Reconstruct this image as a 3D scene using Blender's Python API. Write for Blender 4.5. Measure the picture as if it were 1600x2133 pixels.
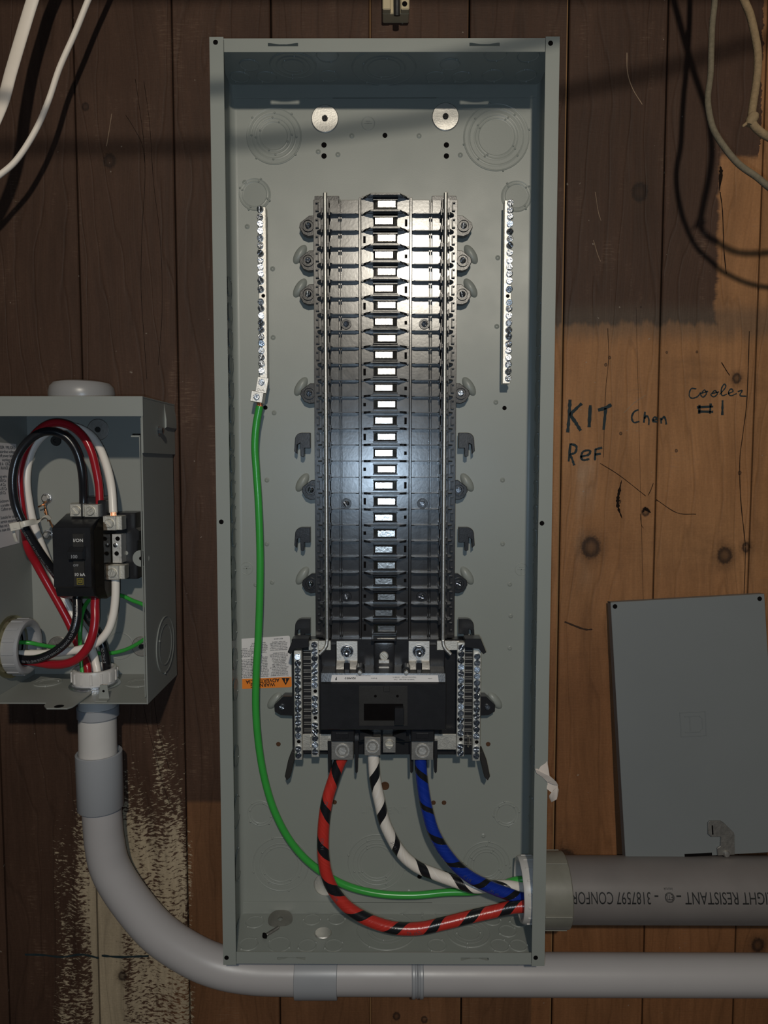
import bpy, bmesh, math, random
from math import sin, cos, pi, radians
from mathutils import Vector, Matrix
random.seed(7)
C = bpy.context.scene.collection
for o in list(bpy.data.objects): bpy.data.objects.remove(o)

# ---------------------------------------------------------------- camera, world, lights
F_PX = 1489.07
CAM = Vector((0.00252, -0.863753, 0.061646))
def _rot(a, b, c):
    Rx = Matrix(((1,0,0),(0,cos(a),-sin(a)),(0,sin(a),cos(a))))
    Rz = Matrix(((cos(b),-sin(b),0),(sin(b),cos(b),0),(0,0,1)))
    Ry = Matrix(((cos(c),0,sin(c)),(0,1,0),(-sin(c),0,cos(c))))
    return Rz @ Rx @ Ry
R3 = _rot(-0.0669334, 0.0033964, -0.000722)
cd = bpy.data.cameras.new('camera'); co = bpy.data.objects.new('camera', cd); C.objects.link(co)
M = Matrix.Identity(4)
for i in range(3):
    M[i][0] = R3[i][0]; M[i][1] = R3[i][2]; M[i][2] = -R3[i][1]; M[i][3] = CAM[i]
co.matrix_world = M
cd.sensor_fit = 'VERTICAL'; cd.sensor_height = 36; cd.lens = F_PX/2133*36; cd.clip_start = .01
bpy.context.scene.camera = co
vs = bpy.context.scene.view_settings
vs.view_transform = 'Standard'; vs.look = 'None'; vs.gamma = 1; vs.exposure = 0; vs.use_curve_mapping = False
wd = bpy.data.worlds.new('world'); bpy.context.scene.world = wd; wd.use_nodes = True
wd.node_tree.nodes['Background'].inputs[0].default_value = (.30, .36, .46, 1)
wd.node_tree.nodes['Background'].inputs[1].default_value = .035
def lamp(name, loc, energy, color, radius):
    l = bpy.data.lights.new(name, 'POINT'); l.energy = energy; l.color = color; l.shadow_soft_size = radius
    o = bpy.data.objects.new(name, l); o.location = loc; C.objects.link(o); return o
LAMP = Vector((.095, -1.75, .750))
lamp('work_lamp', LAMP, 53, (1.0, .92, .78), .030)
lamp('phone_flash', (CAM.x-.012, CAM.y-.005, CAM.z-.018), 4.8, (.62, .80, 1.0), .006)

# ---------------------------------------------------------------- helpers
def _ray(px, py): return R3 @ Vector(((px-800)/F_PX, 1, (1066.5-py)/F_PX))
def at(px, py, y=0.0):
    d = _ray(px, py); return CAM + d*((y-CAM.y)/d.y)
def atx(px, py, x):
    d = _ray(px, py); return CAM + d*((x-CAM.x)/d.x)
def atz(px, py, z):
    d = _ray(px, py); return CAM + d*((z-CAM.z)/d.z)

class MB:
    def __init__(s): s.b = bmesh.new(); s.mi = 0
    def _fin(s, fs):
        for f in fs: f.material_index = s.mi
    def box(s, x0, x1, y0, y1, z0, z1, bev=0, rot=None, seg=1):
        t = bmesh.new()
        vv = [t.verts.new(p) for p in ((x0,y0,z0),(x1,y0,z0),(x1,y1,z0),(x0,y1,z0),(x0,y0,z1),(x1,y0,z1),(x1,y1,z1),(x0,y1,z1))]
        for q in ((3,2,1,0),(4,5,6,7),(0,1,5,4),(1,2,6,5),(2,3,7,6),(3,0,4,7)): t.faces.new([vv[i] for i in q])
        if x1 < x0 or y1 < y0 or z1 < z0: bmesh.ops.recalc_face_normals(t, faces=t.faces)
        if bev: bmesh.ops.bevel(t, geom=list(t.edges), offset=bev, segments=seg, affect='EDGES', profile=.6)
        if rot is not None: bmesh.ops.transform(t, matrix=rot, verts=t.verts)
        s._merge(t); return s
    def _merge(s, t, smooth=False):
        mp = [s.b.verts.new(v.co) for v in t.verts]; t.verts.index_update()
        for f in t.faces:
            try: g = s.b.faces.new([mp[v.index] for v in f.verts])
            except ValueError: continue
            g.material_index = s.mi; g.smooth = f.smooth or smooth
        t.free()
    def prism(s, pts, axis, a0, a1, bev=0, rot=None):
        """polygon pts in the plane normal to axis ('x': (y,z), 'y': (x,z), 'z': (x,y)), extruded a0..a1"""
        t = bmesh.new()
        def mk(p, a): return {'x': (a, p[0], p[1]), 'y': (p[0], a, p[1]), 'z': (p[0], p[1], a)}[axis]
        A = [t.verts.new(mk(p, a0)) for p in pts]; B = [t.verts.new(mk(p, a1)) for p in pts]; n = len(pts)
        fa = t.faces.new(A); fb = t.faces.new(B[::-1])
        for i in range(n): t.faces.new((A[i], B[i], B[(i+1)%n], A[(i+1)%n]))
        bmesh.ops.recalc_face_normals(t, faces=t.faces)
        if bev:
            es = [e for e in t.edges if (e.verts[0] in A) == (e.verts[1] in A)]
            bmesh.ops.bevel(t, geom=es, offset=bev, segments=1, affect='EDGES')
        if rot is not None: bmesh.ops.transform(t, matrix=rot, verts=t.verts)
        s._merge(t); return s
    def lathe(s, prof, m, n=32, a0=0, a1=2*pi, smooth=True, closed=False):
        """prof list of (radius, height); local axis = +Z of matrix m"""
        full = abs(a1-a0-2*pi) < 1e-6; cnt = n if full else n+1; rings = []
        for r, h in prof:
            if r < 1e-7: rings.append([s.b.verts.new(m @ Vector((0,0,h)))]*cnt); continue
            rings.append([s.b.verts.new(m @ Vector((r*cos(a0+(a1-a0)*i/n), r*sin(a0+(a1-a0)*i/n), h))) for i in range(cnt)])
        fs = []; ns = len(rings)
        for k in range(ns if closed else ns-1):
            A, B = rings[k], rings[(k+1)%ns]
            for i in range(n):
                j = (i+1) % cnt
                q = []
                for v in (A[i], A[j], B[j], B[i]):
                    if v not in q: q.append(v)
                if len(q) > 2:
                    try: f = s.b.faces.new(q); f.smooth = smooth; f.material_index = s.mi
                    except ValueError: pass
        return s
    def cyl(s, c, r, h, axis='y', n=20, r2=None, smooth=True):
        m = axm(c, axis)
        r2 = r if r2 is None else r2
        s.lathe([(0,0),(r,0),(r,0),(r2,h),(r2,h),(0,h)], m, n, smooth=smooth); return s
    def build(s, name, mat, parent=None, sharp=True, stuff=False):
        bmesh.ops.recalc_face_normals(s.b, faces=s.b.faces)
        off = root_of(parent).location if parent else Vector()
        if off.length: bmesh.ops.translate(s.b, vec=-off, verts=s.b.verts)
        me = bpy.data.meshes.new(name); s.b.to_mesh(me); s.b.free()
        for m_ in (mat if isinstance(mat, (list, tuple)) else [mat]): me.materials.append(m_)
        if sharp: me.set_sharp_from_angle(angle=radians(35))
        o = bpy.data.objects.new(name, me); C.objects.link(o)
        if parent: o.parent = parent
        if stuff: o['kind'] = 'stuff'
        return o
def root_of(o):
    while o.parent: o = o.parent
    return o
def axm(c, axis):
    """matrix whose local +Z points along axis; '-y' = towards the camera side"""
    d = {'x':(1,0,0),'-x':(-1,0,0),'y':(0,1,0),'-y':(0,-1,0),'z':(0,0,1),'-z':(0,0,-1)}
    d = d[axis] if isinstance(axis, str) else axis
    q = Vector(d).to_track_quat('Z', 'Y'); return Matrix.Translation(c) @ q.to_matrix().to_4x4()
def tag(o, label=None, cat=None, group=None, kind=None):
    if label: o['label'] = label
    if cat: o['category'] = cat
    if group: o['group'] = group
    if kind: o['kind'] = kind
    return o
def thing(name, label, cat, loc, group=None):
    o = bpy.data.objects.new(name, None); o.location = loc; o.empty_display_size = .02; C.objects.link(o)
    return tag(o, label, cat, group)
def inst(name, me, parent, loc, rot=None):
    """part sharing mesh data, placed at world loc under a parent without rotation"""
    o = bpy.data.objects.new(name, me); C.objects.link(o); o.parent = parent
    o.location = Vector(loc) - root_of(parent).location
    if rot is not None: o.rotation_euler = rot
    return o
def mesh_only(mb, name, mat):
    o = mb.build(name, mat); me = o.data; bpy.data.objects.remove(o); return me

# splines and tubes
def spline(pts, n=10):
    P = [Vector(p) for p in pts]; P = [P[0]*2-P[1]] + P + [P[-1]*2-P[-2]]; out = []
    for i in range(1, len(P)-2):
        for k in range(n):
            t = k/n; a, b, c, d = P[i-1], P[i], P[i+1], P[i+2]
            out.append(.5*((2*b)+(-a+c)*t+(2*a-5*b+4*c-d)*t*t+(-a+3*b-3*c+d)*t**3))
    out.append(P[-2]); return out
def frames(path, ref=Vector((0,-1,0))):
    fr = []; L = 0; n = len(path)
    for i in range(n):
        t = (path[min(i+1,n-1)]-path[max(i-1,0)]).normalized()
        N = (ref - t*ref.dot(t)).normalized(); B = t.cross(N)
        if i: L += (path[i]-path[i-1]).length
        fr.append((path[i], t, N, B, L))
    return fr
def tube(name, path, r, mat, parent=None, n=18, caps=True, flat=1.0, ref=Vector((0,-1,0)), inner=0):
    """round tube; r number or function of 0..1; UV = (angle, length)"""
    fr = frames(path, ref); b = bmesh.new(); uv = b.loops.layers.uv.new('UV'); Lt = fr[-1][4]
    rings = []
    for p, t, N, B, L in fr:
        rr = r(L/Lt) if callable(r) else r
        rings.append([b.verts.new(p + N*rr*flat*cos(2*pi*k/n) + B*rr*sin(2*pi*k/n)) for k in range(n)])
    for i in range(len(rings)-1):
        for k in range(n):
            j = (k+1) % n
            f = b.faces.new((rings[i][k], rings[i][j], rings[i+1][j], rings[i+1][k])); f.smooth = True
            for l, (u, v) in zip(f.loops, ((k/n, fr[i][4]), ((k+1)/n, fr[i][4]), ((k+1)/n, fr[i+1][4]), (k/n, fr[i+1][4]))): l[uv].uv = (u, v)
    if caps:
        b.faces.new(rings[0][::-1]); b.faces.new(rings[-1])
    bmesh.ops.recalc_face_normals(b, faces=b.faces)
    off = root_of(parent).location if parent else Vector()
    if off.length: bmesh.ops.translate(b, vec=-off, verts=b.verts)
    me = bpy.data.meshes.new(name); b.to_mesh(me); b.free(); me.materials.append(mat); me.set_sharp_from_angle(angle=radians(50))
    o = bpy.data.objects.new(name, me); C.objects.link(o)
    if parent: o.parent = parent
    return o

# text
def text_bm(s, size, align='CENTER', bold=0.0, cuts=0):
    cu = bpy.data.curves.new('t', 'FONT'); cu.body = s; cu.size = size; cu.align_x = align; cu.align_y = 'CENTER'; cu.offset = bold
    cu.resolution_u = 3
    o = bpy.data.objects.new('t', cu); C.objects.link(o)
    dg = bpy.context.evaluated_depsgraph_get(); me = bpy.data.meshes.new_from_object(o.evaluated_get(dg))
    bpy.data.objects.remove(o); bpy.data.curves.remove(cu)
    b = bmesh.new(); b.from_mesh(me); bpy.data.meshes.remove(me)
    return b
def finish_text(b, name, mat, parent, label=None):
    off = root_of(parent).location if parent else Vector()
    bmesh.ops.translate(b, vec=-off, verts=b.verts)
    me = bpy.data.meshes.new(name); b.to_mesh(me); b.free(); me.materials.append(mat)
    o = bpy.data.objects.new(name, me); C.objects.link(o); o.parent = parent
    if label: o['label'] = label
    return o
def text_on(s, size, mat, parent, org, right, up, name='lettering', bold=0.0, align='CENTER', lift=.0002, label=None, squash=1.0, solid=False):
    b = text_bm(s, size, align, bold); right = Vector(right).normalized(); up = Vector(up).normalized(); nn = right.cross(up)
    org = Vector(org)
    for v in b.verts: v.co = org + right*v.co.x*squash + up*v.co.y + nn*lift
    if solid:
        ex = bmesh.ops.extrude_face_region(b, geom=list(b.faces))
        bmesh.ops.translate(b, vec=-nn*lift, verts=[v for v in ex['geom'] if isinstance(v, bmesh.types.BMVert)]); bmesh.ops.recalc_face_normals(b, faces=b.faces)
    return finish_text(b, name, mat, parent, label)
def text_tube(s, size, mat, parent, path, r, start, ang=0.0, flip=False, name='lettering', lift=.00015, squash=1.0):
    """letters bent round a tube; start = arc length of the text's first letter"""
    b = text_bm(s, size, 'LEFT')
    ys = [v.co.y for v in b.verts]
    if not ys: b.free(); return None
    for k in range(1, 6):
        y = min(ys)+(max(ys)-min(ys))*k/6
        bmesh.ops.bisect_plane(b, geom=list(b.verts)+list(b.edges)+list(b.faces), plane_co=(0,y,0), plane_no=(0,1,0))
    fr = frames(path)
    def samp(L):
        L = max(0, min(fr[-1][4]-1e-6, L)); i = 0
        while i < len(fr)-2 and fr[i+1][4] < L: i += 1
        a, c = fr[i], fr[i+1]; k = (L-a[4])/max(1e-9, c[4]-a[4])
        return a[0].lerp(c[0], k), a[2].lerp(c[2], k).normalized(), a[3].lerp(c[3], k).normalized()
    for v in b.verts:
        x, y = v.co.x*squash, v.co.y
        if flip: p, N, B = samp(start - x); th = ang + y/r
        else: p, N, B = samp(start + x); th = ang - y/r
        v.co = p + (N*cos(th) + B*sin(th))*(r+lift)
    return finish_text(b, name, mat, parent)

# ---------------------------------------------------------------- materials
class NT:
    def __init__(s, name):
        s.m = bpy.data.materials.new(name); s.m.use_nodes = True; s.t = s.m.node_tree
        s.p = s.t.nodes['Principled BSDF']; s.pos = None
    def new(s, ty): return s.t.nodes.new(ty)
    def set(s, inp, v):
        if hasattr(v, 'is_output') or isinstance(v, bpy.types.NodeSocket): s.t.links.new(v, inp)
        else:
            try: inp.default_value = v
            except Exception: inp.default_value = (v, v, v)
    def math(s, op, a, b=0.0, c=0.0, clamp=False):
        n = s.new('ShaderNodeMath'); n.operation = op; n.use_clamp = clamp
        s.set(n.inputs[0], a); s.set(n.inputs[1], b); s.set(n.inputs[2], c); return n.outputs[0]
    def P(s):
        if not s.pos:
            g = s.new('ShaderNodeNewGeometry'); x = s.new('ShaderNodeSeparateXYZ'); s.t.links.new(g.outputs['Position'], x.inputs[0])
            s.pos = (g.outputs['Position'], x.outputs[0], x.outputs[1], x.outputs[2])
        return s.pos
    def comb(s, x, y, z):
        n = s.new('ShaderNodeCombineXYZ'); s.set(n.inputs[0], x); s.set(n.inputs[1], y); s.set(n.inputs[2], z); return n.outputs[0]
    def noise(s, vec, scale, detail=3, rough=.5, dist=0.0):
        n = s.new('ShaderNodeTexNoise'); s.set(n.inputs['Vector'], vec); n.inputs['Scale'].default_value = scale
        n.inputs['Detail'].default_value = detail; n.inputs['Roughness'].default_value = rough; n.inputs['Distortion'].default_value = dist
        return n.outputs['Fac']
    def step(s, v, a, b):
        """smooth 0..1 as v goes a -> b (a may exceed b)"""
        n = s.new('ShaderNodeMapRange'); n.interpolation_type = 'SMOOTHSTEP'; n.clamp = True
        lo, hi = (a, b) if a < b else (b, a)
        s.set(n.inputs[0], v); n.inputs[1].default_value = lo; n.inputs[2].default_value = hi
        n.inputs[3].default_value = 0 if a < b else 1; n.inputs[4].default_value = 1 if a < b else 0
        return n.outputs[0]
    def mix(s, f, a, b, mode='MIX'):
        n = s.new('ShaderNodeMix'); n.data_type = 'RGBA'; n.blend_type = mode
        s.set(n.inputs[0], f)
        for i, v in ((6, a), (7, b)):
            if isinstance(v, tuple): n.inputs[i].default_value = (*v, 1)
            else: s.t.links.new(v, n.inputs[i])
        return n.outputs[2]
    def bump(s, h, strength=.3, dist=.001):
        n = s.new('ShaderNodeBump'); n.inputs['Strength'].default_value = strength; n.inputs['Distance'].default_value = dist
        s.t.links.new(h, n.inputs['Height']); s.t.links.new(n.outputs[0], s.p.inputs['Normal'])
    def out(s, base=None, rough=None, metal=None, spec=None, coat=None):
        if base is not None:
            if isinstance(base, tuple): s.p.inputs['Base Color'].default_value = (*base, 1)
            else: s.t.links.new(base, s.p.inputs['Base Color'])
        if rough is not None: s.set(s.p.inputs['Roughness'], rough)
        if metal is not None: s.p.inputs['Metallic'].default_value = metal
        if spec is not None: s.p.inputs['Specular IOR Level'].default_value = spec
        if coat is not None: s.p.inputs['Coat Weight'].default_value = coat
        return s.m
def simple(name, col, rough=.5, metal=0.0, spec=.5, var=.12, vscale=40, bump=0.0, bscale=200, coat=0):
    n = NT(name); P = n.P()[0]
    nz = n.noise(P, vscale, 4)
    f = n.math('MULTIPLY_ADD', nz, var*2, 1-var)
    cc = n.mix(1.0, col, n.comb(f, f, f), 'MULTIPLY')
    rr = n.math('MULTIPLY_ADD', n.noise(P, vscale*2.3, 3), rough*.35, rough*.82)
    if bump: n.bump(n.noise(P, bscale, 2), bump, .0006)
    return n.out(cc, rr, metal, spec, coat)

PAINT = simple('grey_enamel', (.272, .285, .258), .38, 0, .40, .05, 9, .05, 900)
PAINT_SIDE = PAINT
PAINT_DARK = simple('grey_enamel_cover', (.175, .185, .185), .5, 0, .4, .06, 8, .05, 900)
PAINT_BOX = simple('grey_enamel_box', (.262, .268, .245), .42, 0, .45, .05, 10, .05, 900)
BLACK = simple('black_plastic', (.018, .018, .020), .30, 0, .55, .25, 60, .12, 500)
BLACK_TRAY = simple('black_plastic_tray', (.022, .020, .020), .24, 0, 1.0, .3, 30, .06, 300)
BLACK_MATT = simple('black_plastic_matt', (.026, .024, .022), .5, 0, .4, .2, 60, .1, 500)
BLACK_CABLE = simple('black_insulation', (.012, .012, .014), .25, 0, .6, .1, 60, .06, 300)
TIN = simple('tinned_metal', (.82, .80, .76), .24, 1, .5, .12, 90, .25, 400)
ZINC = simple('zinc_screw', (.62, .65, .70), .24, 1, .5, .25, 420, .5, 900)
ALU = simple('aluminium_bar', (.66, .64, .60), .46, 1, .5, .10, 90, .2, 500)
STEEL_DULL = simple('dull_steel', (.40, .38, .35), .55, 1, .5, .2, 90, .2, 500)
NICKEL = simple('nickel_lug', (.72, .69, .62), .55, 1, .5, .15, 120, .25, 600)
TINPLATE = simple('matt_tin_plate', (.80, .77, .72), .52, 1, .5, .12, 90, .3, 500)
COPPER = simple('copper', (.85, .42, .22), .3, 1, .5, .1, 200)
GREEN = simple('green_insulation', (.045, .36, .055), .26, 0, .55, .08, 60, .06, 90)
RED = simple('red_insulation', (.33, .012, .020), .25, 0, .55, .08, 60, .06, 90)
WHITE_INS = simple('white_insulation', (.85, .78, .70), .30, 0, .5, .05, 60, .06, 90)
WHITE_SHEATH = simple('white_sheath', (.88, .78, .67), .5, 0, .4, .08, 40)
PVC = simple('grey_pvc', (.43, .405, .40), .38, 0, .45, .07, 14, .06, 60)
PVC_COUP = simple('grey_pvc_coupling', (.33, .335, .35), .33, 0, .45, .06, 14)
PVC_DIRTY = simple('dusty_pvc', (.175, .155, .145), .45, 0, .4, .16, 22, .06, 60)
PVC_OLIVE = simple('olive_grey_pvc', (.20, .19, .155), .42, 0, .45, .2, 50, .1, 120)
BUSH = simple('light_grey_bushing', (.58, .55, .52), .35, 0, .45, .06, 40)
BUSH_GREY = simple('grey_bushing', (.34, .335, .34), .38, 0, .45, .06, 40)
ROPE = simple('old_cloth_cable', (.17, .14, .095), .9, 0, .15, .35, 260, .6, 900)
CLOTH2 = simple('tan_cloth_cable', (.26, .18, .10), .9, 0, .15, .35, 260, .6, 900)
PORC = simple('cream_porcelain', (.55, .45, .28), .35, 0, .5, .12, 40)
PAPER = simple('cream_paper', (.66, .57, .50), .8, 0, .2, .1, 90, .3, 120)
LABEL_W = simple('label_white', (.70, .66, .64), .5, 0, .3, .04, 40)
LABEL_O = simple('label_orange', (.80, .23, .03), .5, 0, .3, .04, 40)
INK = simple('black_ink', (.012, .012, .012), .6, 0, .3, .1, 40)
INK_SOFT = simple('faint_grey_ink', (.05, .045, .045), .7, 0, .2, .3, 60)
INK_BLUE = simple('marker_ink', (.016, .026, .030), .7, 0, .2, .5, 120)
PRINT_GREY = simple('grey_print', (.26, .26, .27), .6, 0, .3, .2, 90)
PRINT_WHITE = simple('white_print', (.65, .63, .60), .6, 0, .3, .1, 90)
PRINT_DARK = simple('dim_print', (.07, .07, .08), .6, 0, .3, .1, 90)
PRINT_YELLOW = simple('yellow_print', (.30, .24, .03), .6, 0, .3, .1, 90)
HOLE = simple('dark_hole', (.004, .003, .003), .9, 0, .1, .1, 40)
RUST = simple('wood_in_hole', (.09, .045, .025), .9, 0, .1, .2, 40)
TIE = simple('nylon_tie', (.62, .58, .50), .35, 0, .45, .05, 60)

def smoky():
    n = NT('smoky_cover_plastic'); p = n.p
    p.inputs['Base Color'].default_value = (.10, .08, .065, 1); p.inputs['Roughness'].default_value = .12
    tr = n.new('ShaderNodeBsdfTransparent'); tr.inputs[0].default_value = (.62, .55, .48, 1)
    p.inputs['Base Color'].default_value = (.04, .036, .03, 1)
    mx = n.new('ShaderNodeMixShader'); mx.inputs[0].default_value = .22
    n.t.links.new(tr.outputs[0], mx.inputs[1]); n.t.links.new(p.outputs[0], mx.inputs[2])
    n.t.links.new(mx.outputs[0], n.t.nodes['Material Output'].inputs[0]); return n.m
SMOKE = smoky()

def wound(name, col, pitch, sgn, width, phase=0.0, jitter=.30):
    """black cable wound with coloured tape: stripe follows the tube's own UV (angle, length)"""
    n = NT(name); uvn = n.new('ShaderNodeUVMap'); sx = n.new('ShaderNodeSeparateXYZ'); n.t.links.new(uvn.outputs[0], sx.inputs[0])
    u, v = sx.outputs[0], sx.outputs[1]
    w = n.noise(n.comb(0.0, 0.0, v), 26, 1)
    s_ = n.math('ADD', n.math('DIVIDE', v, pitch), n.math('MULTIPLY', u, sgn))
    s_ = n.math('ADD', s_, n.math('MULTIPLY_ADD', w, jitter, phase))
    f = n.math('FRACT', s_)
    wd_ = n.math('MULTIPLY_ADD', n.noise(n.comb(5.0, 0.0, v), 34, 1), .22, width-.11)
    blk = n.math('LESS_THAN', f, wd_)
    fold = n.noise(n.comb(n.math('MULTIPLY', f, 5.0), 0.0, n.math('MULTIPLY', v, 3.0)), 3.2, 2)
    c = n.mix(n.math('MULTIPLY', n.step(fold, .5, .7), .25), col, tuple(min(1, k*1.5+.02) for k in col))
    c = n.mix(blk, c, (.012, .012, .014))
    n.bump(n.math('ADD', fold, n.math('MULTIPLY', blk, -1.0)), .35, .0008)
    return n.out(c, .27, 0, .55)
WRAP_RED = wound('red_tape_over_black', (.50, .034, .024), .0450, 1, .34, .55)
WRAP_WHITE = wound('white_tape_over_black', (.80, .73, .65), .048, -1, .32, .25, .5)
WRAP_BLUE = wound('blue_tape_over_black', (.008, .030, .27), .038, 1, .24, .35, .4)

def wood():
    n = NT('old_stained_pine'); P, X, Y, Z = n.P()
    oi = n.new('ShaderNodeObjectInfo'); rnd = oi.outputs['Random']
    xs = n.math('ADD', X, n.math('MULTIPLY', rnd, 7.0))
    warp = n.noise(n.comb(n.math('MULTIPLY', xs, 7.0), 0.0, n.math('MULTIPLY', Z, 2.2)), 1.0, 2)
    gx = n.math('ADD', n.math('MULTIPLY', xs, 1.0), n.math('MULTIPLY', warp, .10))
    grain = n.noise(n.comb(n.math('MULTIPLY', gx, 170.0), 0.0, n.math('MULTIPLY', Z, 4.0)), 1.0, 4, .6)
    blotch0 = n.noise(n.comb(n.math('MULTIPLY', xs, 16.0), 3.0, n.math('MULTIPLY', Z, 3.0)), 1.0, 3, .5)
    rings = n.math('ABSOLUTE', n.math('SUBTRACT', n.math('FRACT', n.math('MULTIPLY', n.math('ADD', gx, n.math('MULTIPLY', blotch0, .12)), 34.0)), .5))
    rings = n.step(rings, .0, .10)
    blotch = n.noise(n.comb(n.math('MULTIPLY', X, 9.0), 3.0, n.math('MULTIPLY', Z, 6.0)), 1.0, 4, .6)
    fine = n.noise(P, 380, 2)
    # wobble for painted / stained edges: high along x so the edge drips
    wz = n.noise(n.comb(n.math('MULTIPLY', X, 75.0), 0.0, n.math('MULTIPLY', Z, 14.0)), 1.0, 3, .6)
    wx = n.noise(n.comb(n.math('MULTIPLY', X, 10.0), 9.0, n.math('MULTIPLY', Z, 38.0)), 1.0, 5, .7)
    zz = n.math('ADD', Z, n.math('MULTIPLY_ADD', wz, .030, -.015)); xx = n.math('ADD', X, n.math('MULTIPLY_ADD', wx, .020, -.010))
    mul = lambda a, b: n.math('MULTIPLY', a, b)
    mx = lambda a, b: n.math('MAXIMUM', a, b)
    low = mul(n.step(X, .186, .188), n.step(zz, .232, .224))                       # bare wood below the stain edge
    rgt = mul(n.step(xx, .390, .396), n.step(n.math('ADD', Z, n.math('MULTIPLY_ADD', wx, .02, -.01)), .425, .418))
    far = n.step(xx, .4378, .4384)
    bare = mx(mx(low, rgt), mul(far, .9))
    dirt = n.step(n.noise(n.comb(n.math('MULTIPLY', X, 6.0), 1.0, n.math('MULTIPLY', Z, 14.0)), 1.0, 4, .65), .50, .75)
    deep = n.step(n.math('ADD', Z, n.math('MULTIPLY_ADD', blotch, .16, -.08)), .0, -.24)
    band = mul(mul(n.step(zz, .20, .225), n.step(Z, .26, .235)), n.step(X, .19, .2))
    dark = n.mix(blotch, (.046, .023, .014), (.080, .042, .027))
    bareC = n.mix(blotch, (.255, .110, .042), (.390, .195, .085))
    bareC = n.mix(mul(deep, .70), bareC, (.165, .066, .027))
    bareC = n.mix(mul(dirt, .45), bareC, (.10, .050, .025))
    midC = n.mix(blotch, (.100, .045, .021), (.20, .092, .042))
    mid = mx(mul(n.step(Z, -.545, -.575), n.step(X, -.30, -.24)), mul(mul(n.step(X, -.247, -.246), n.step(X, -.15, -.16)), n.step(Z, -.355, -.362)))
    c = n.mix(mid, dark, midC)
    c = n.mix(bare, c, bareC)
    c = n.mix(mul(band, .55), c, (.095, .072, .052))
    # scraped cream paint, lower left: horizontal saw marks keep the paint
    saw = n.noise(n.comb(n.math('MULTIPLY', X, 120.0), 0.0, n.math('ADD', n.math('MULTIPLY', Z, 330.0), n.math('MULTIPLY', blotch0, 14.0))), 1.0, 2, .7)
    patch = n.noise(n.comb(n.math('MULTIPLY', X, 26.0), 4.0, n.math('MULTIPLY', Z, 5.0)), 1.0, 3, .55)
    reg = mul(mul(n.step(X, -.440, -.350), n.step(X, -.236, -.262)), n.step(Z, -.23, -.44))
    core = mul(mul(n.step(X, -.372, -.368), n.step(X, -.322, -.342)), n.step(Z, -.42, -.50))
    lvl = n.math('ADD', n.math('ADD', mul(saw, 1.15), mul(patch, .95)), n.math('ADD', mul(reg, .36), mul(core, .26)))
    cream = mul(n.step(lvl, 1.27, 1.42), n.step(reg, .02, .15))
    c = n.mix(mul(cream, n.math('MULTIPLY_ADD', patch, .5, .55)), c, (.46, .37, .25))
    pale = mul(mul(n.step(X, .228, .236), n.step(X, .262, .25)), mul(n.step(Z, -.10, -.04), n.step(Z, .09, .04)))
    c = n.mix(mul(mul(pale, n.step(blotch, .40, .62)), .55), c, (.36, .25, .17))
    # knots and nail holes
    kn = 0.0; halo = 0.0
    for px, py, rp in ((1231,1140,19),(1510,1157,15),(1293,903,5),(1270,745,5),(1452,733,4),(1389,734,4),(255,2033,9),(826,2117,8),(884,2124,7),(1579,1969,13),
                       (1345,1066,8),(1290,1045,6),(1555,1140,9),(1541,985,6),(1262,760,5),(1335,640,3),(1409,939,5),(1175,1795,24),(178,222,7),(1535,788,9),(228,335,12),(1333,400,16)):
        q = at(px, py, 0); dx = n.math('SUBTRACT', X, q.x); dz = mul(n.math('SUBTRACT', Z, q.z), .85)
        d = n.math('SQRT', n.math('ADD', mul(dx, dx), mul(dz, dz))); r = rp/1724*(.6 if rp < 7 else 1)
        d = n.math('ADD', d, n.math('MULTIPLY_ADD', fine, r*.5, -r*.25))
        k = mul(n.step(d, r*1.3, r*.8), n.math('MULTIPLY_ADD', n.step(d, r*.15, r*.85), .5, .5)); kn = k if isinstance(kn, float) else mx(kn, k)
        if rp < 9: continue
        h = n.step(d, r*2.4, r*1.0); halo = h if isinstance(halo, float) else mx(halo, h)
    c = n.mix(mul(halo, .35), c, (.06, .03, .015)); c = n.mix(mul(kn, .85), c, (.020, .011, .008))
    wear = n.noise(n.comb(n.math('MULTIPLY', X, 22.0), 8.0, n.math('MULTIPLY', Z, 5.0)), 1.0, 5, .7)
    wt = n.math('MULTIPLY_ADD', wear, 1.1, .45)
    c = n.mix(1.0, c, n.comb(wt, wt, wt), 'MULTIPLY')
    saw2 = n.noise(n.comb(n.math('MULTIPLY', X, 60.0), 2.0, n.math('MULTIPLY', Z, 520.0)), 1.0, 2, .6)
    rub = mul(mul(n.step(wear, .54, .68), n.step(saw2, .50, .62)), .30)
    c = n.mix(rub, c, (.23, .15, .10))
    g = n.math('MULTIPLY_ADD', grain, .60, .70)
    g = mul(g, n.math('MULTIPLY_ADD', rings, .14, .86)); g = mul(g, n.math('MULTIPLY_ADD', rnd, .22, .89))
    g = mul(g, n.math('MULTIPLY_ADD', fine, .3, .85))
    c = n.mix(1.0, c, n.comb(g, g, g), 'MULTIPLY')
    speck = n.step(n.noise(P, 160, 1), .77, .80)
    c = n.mix(mul(speck, .5), c, (.30, .25, .20))
    n.bump(n.math('ADD', n.math('ADD', grain, mul(saw2, .5)), n.math('ADD', mul(rings, .6), mul(cream, .5))), .45, .0009)
    return n.out(c, n.math('MULTIPLY_ADD', grain, .25, .5), 0, .22)
WOOD = wood()
WOOD_EDGE = simple('raw_pine_edge', (.24, .13, .055), .7, 0, .2, .2, 60)

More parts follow.
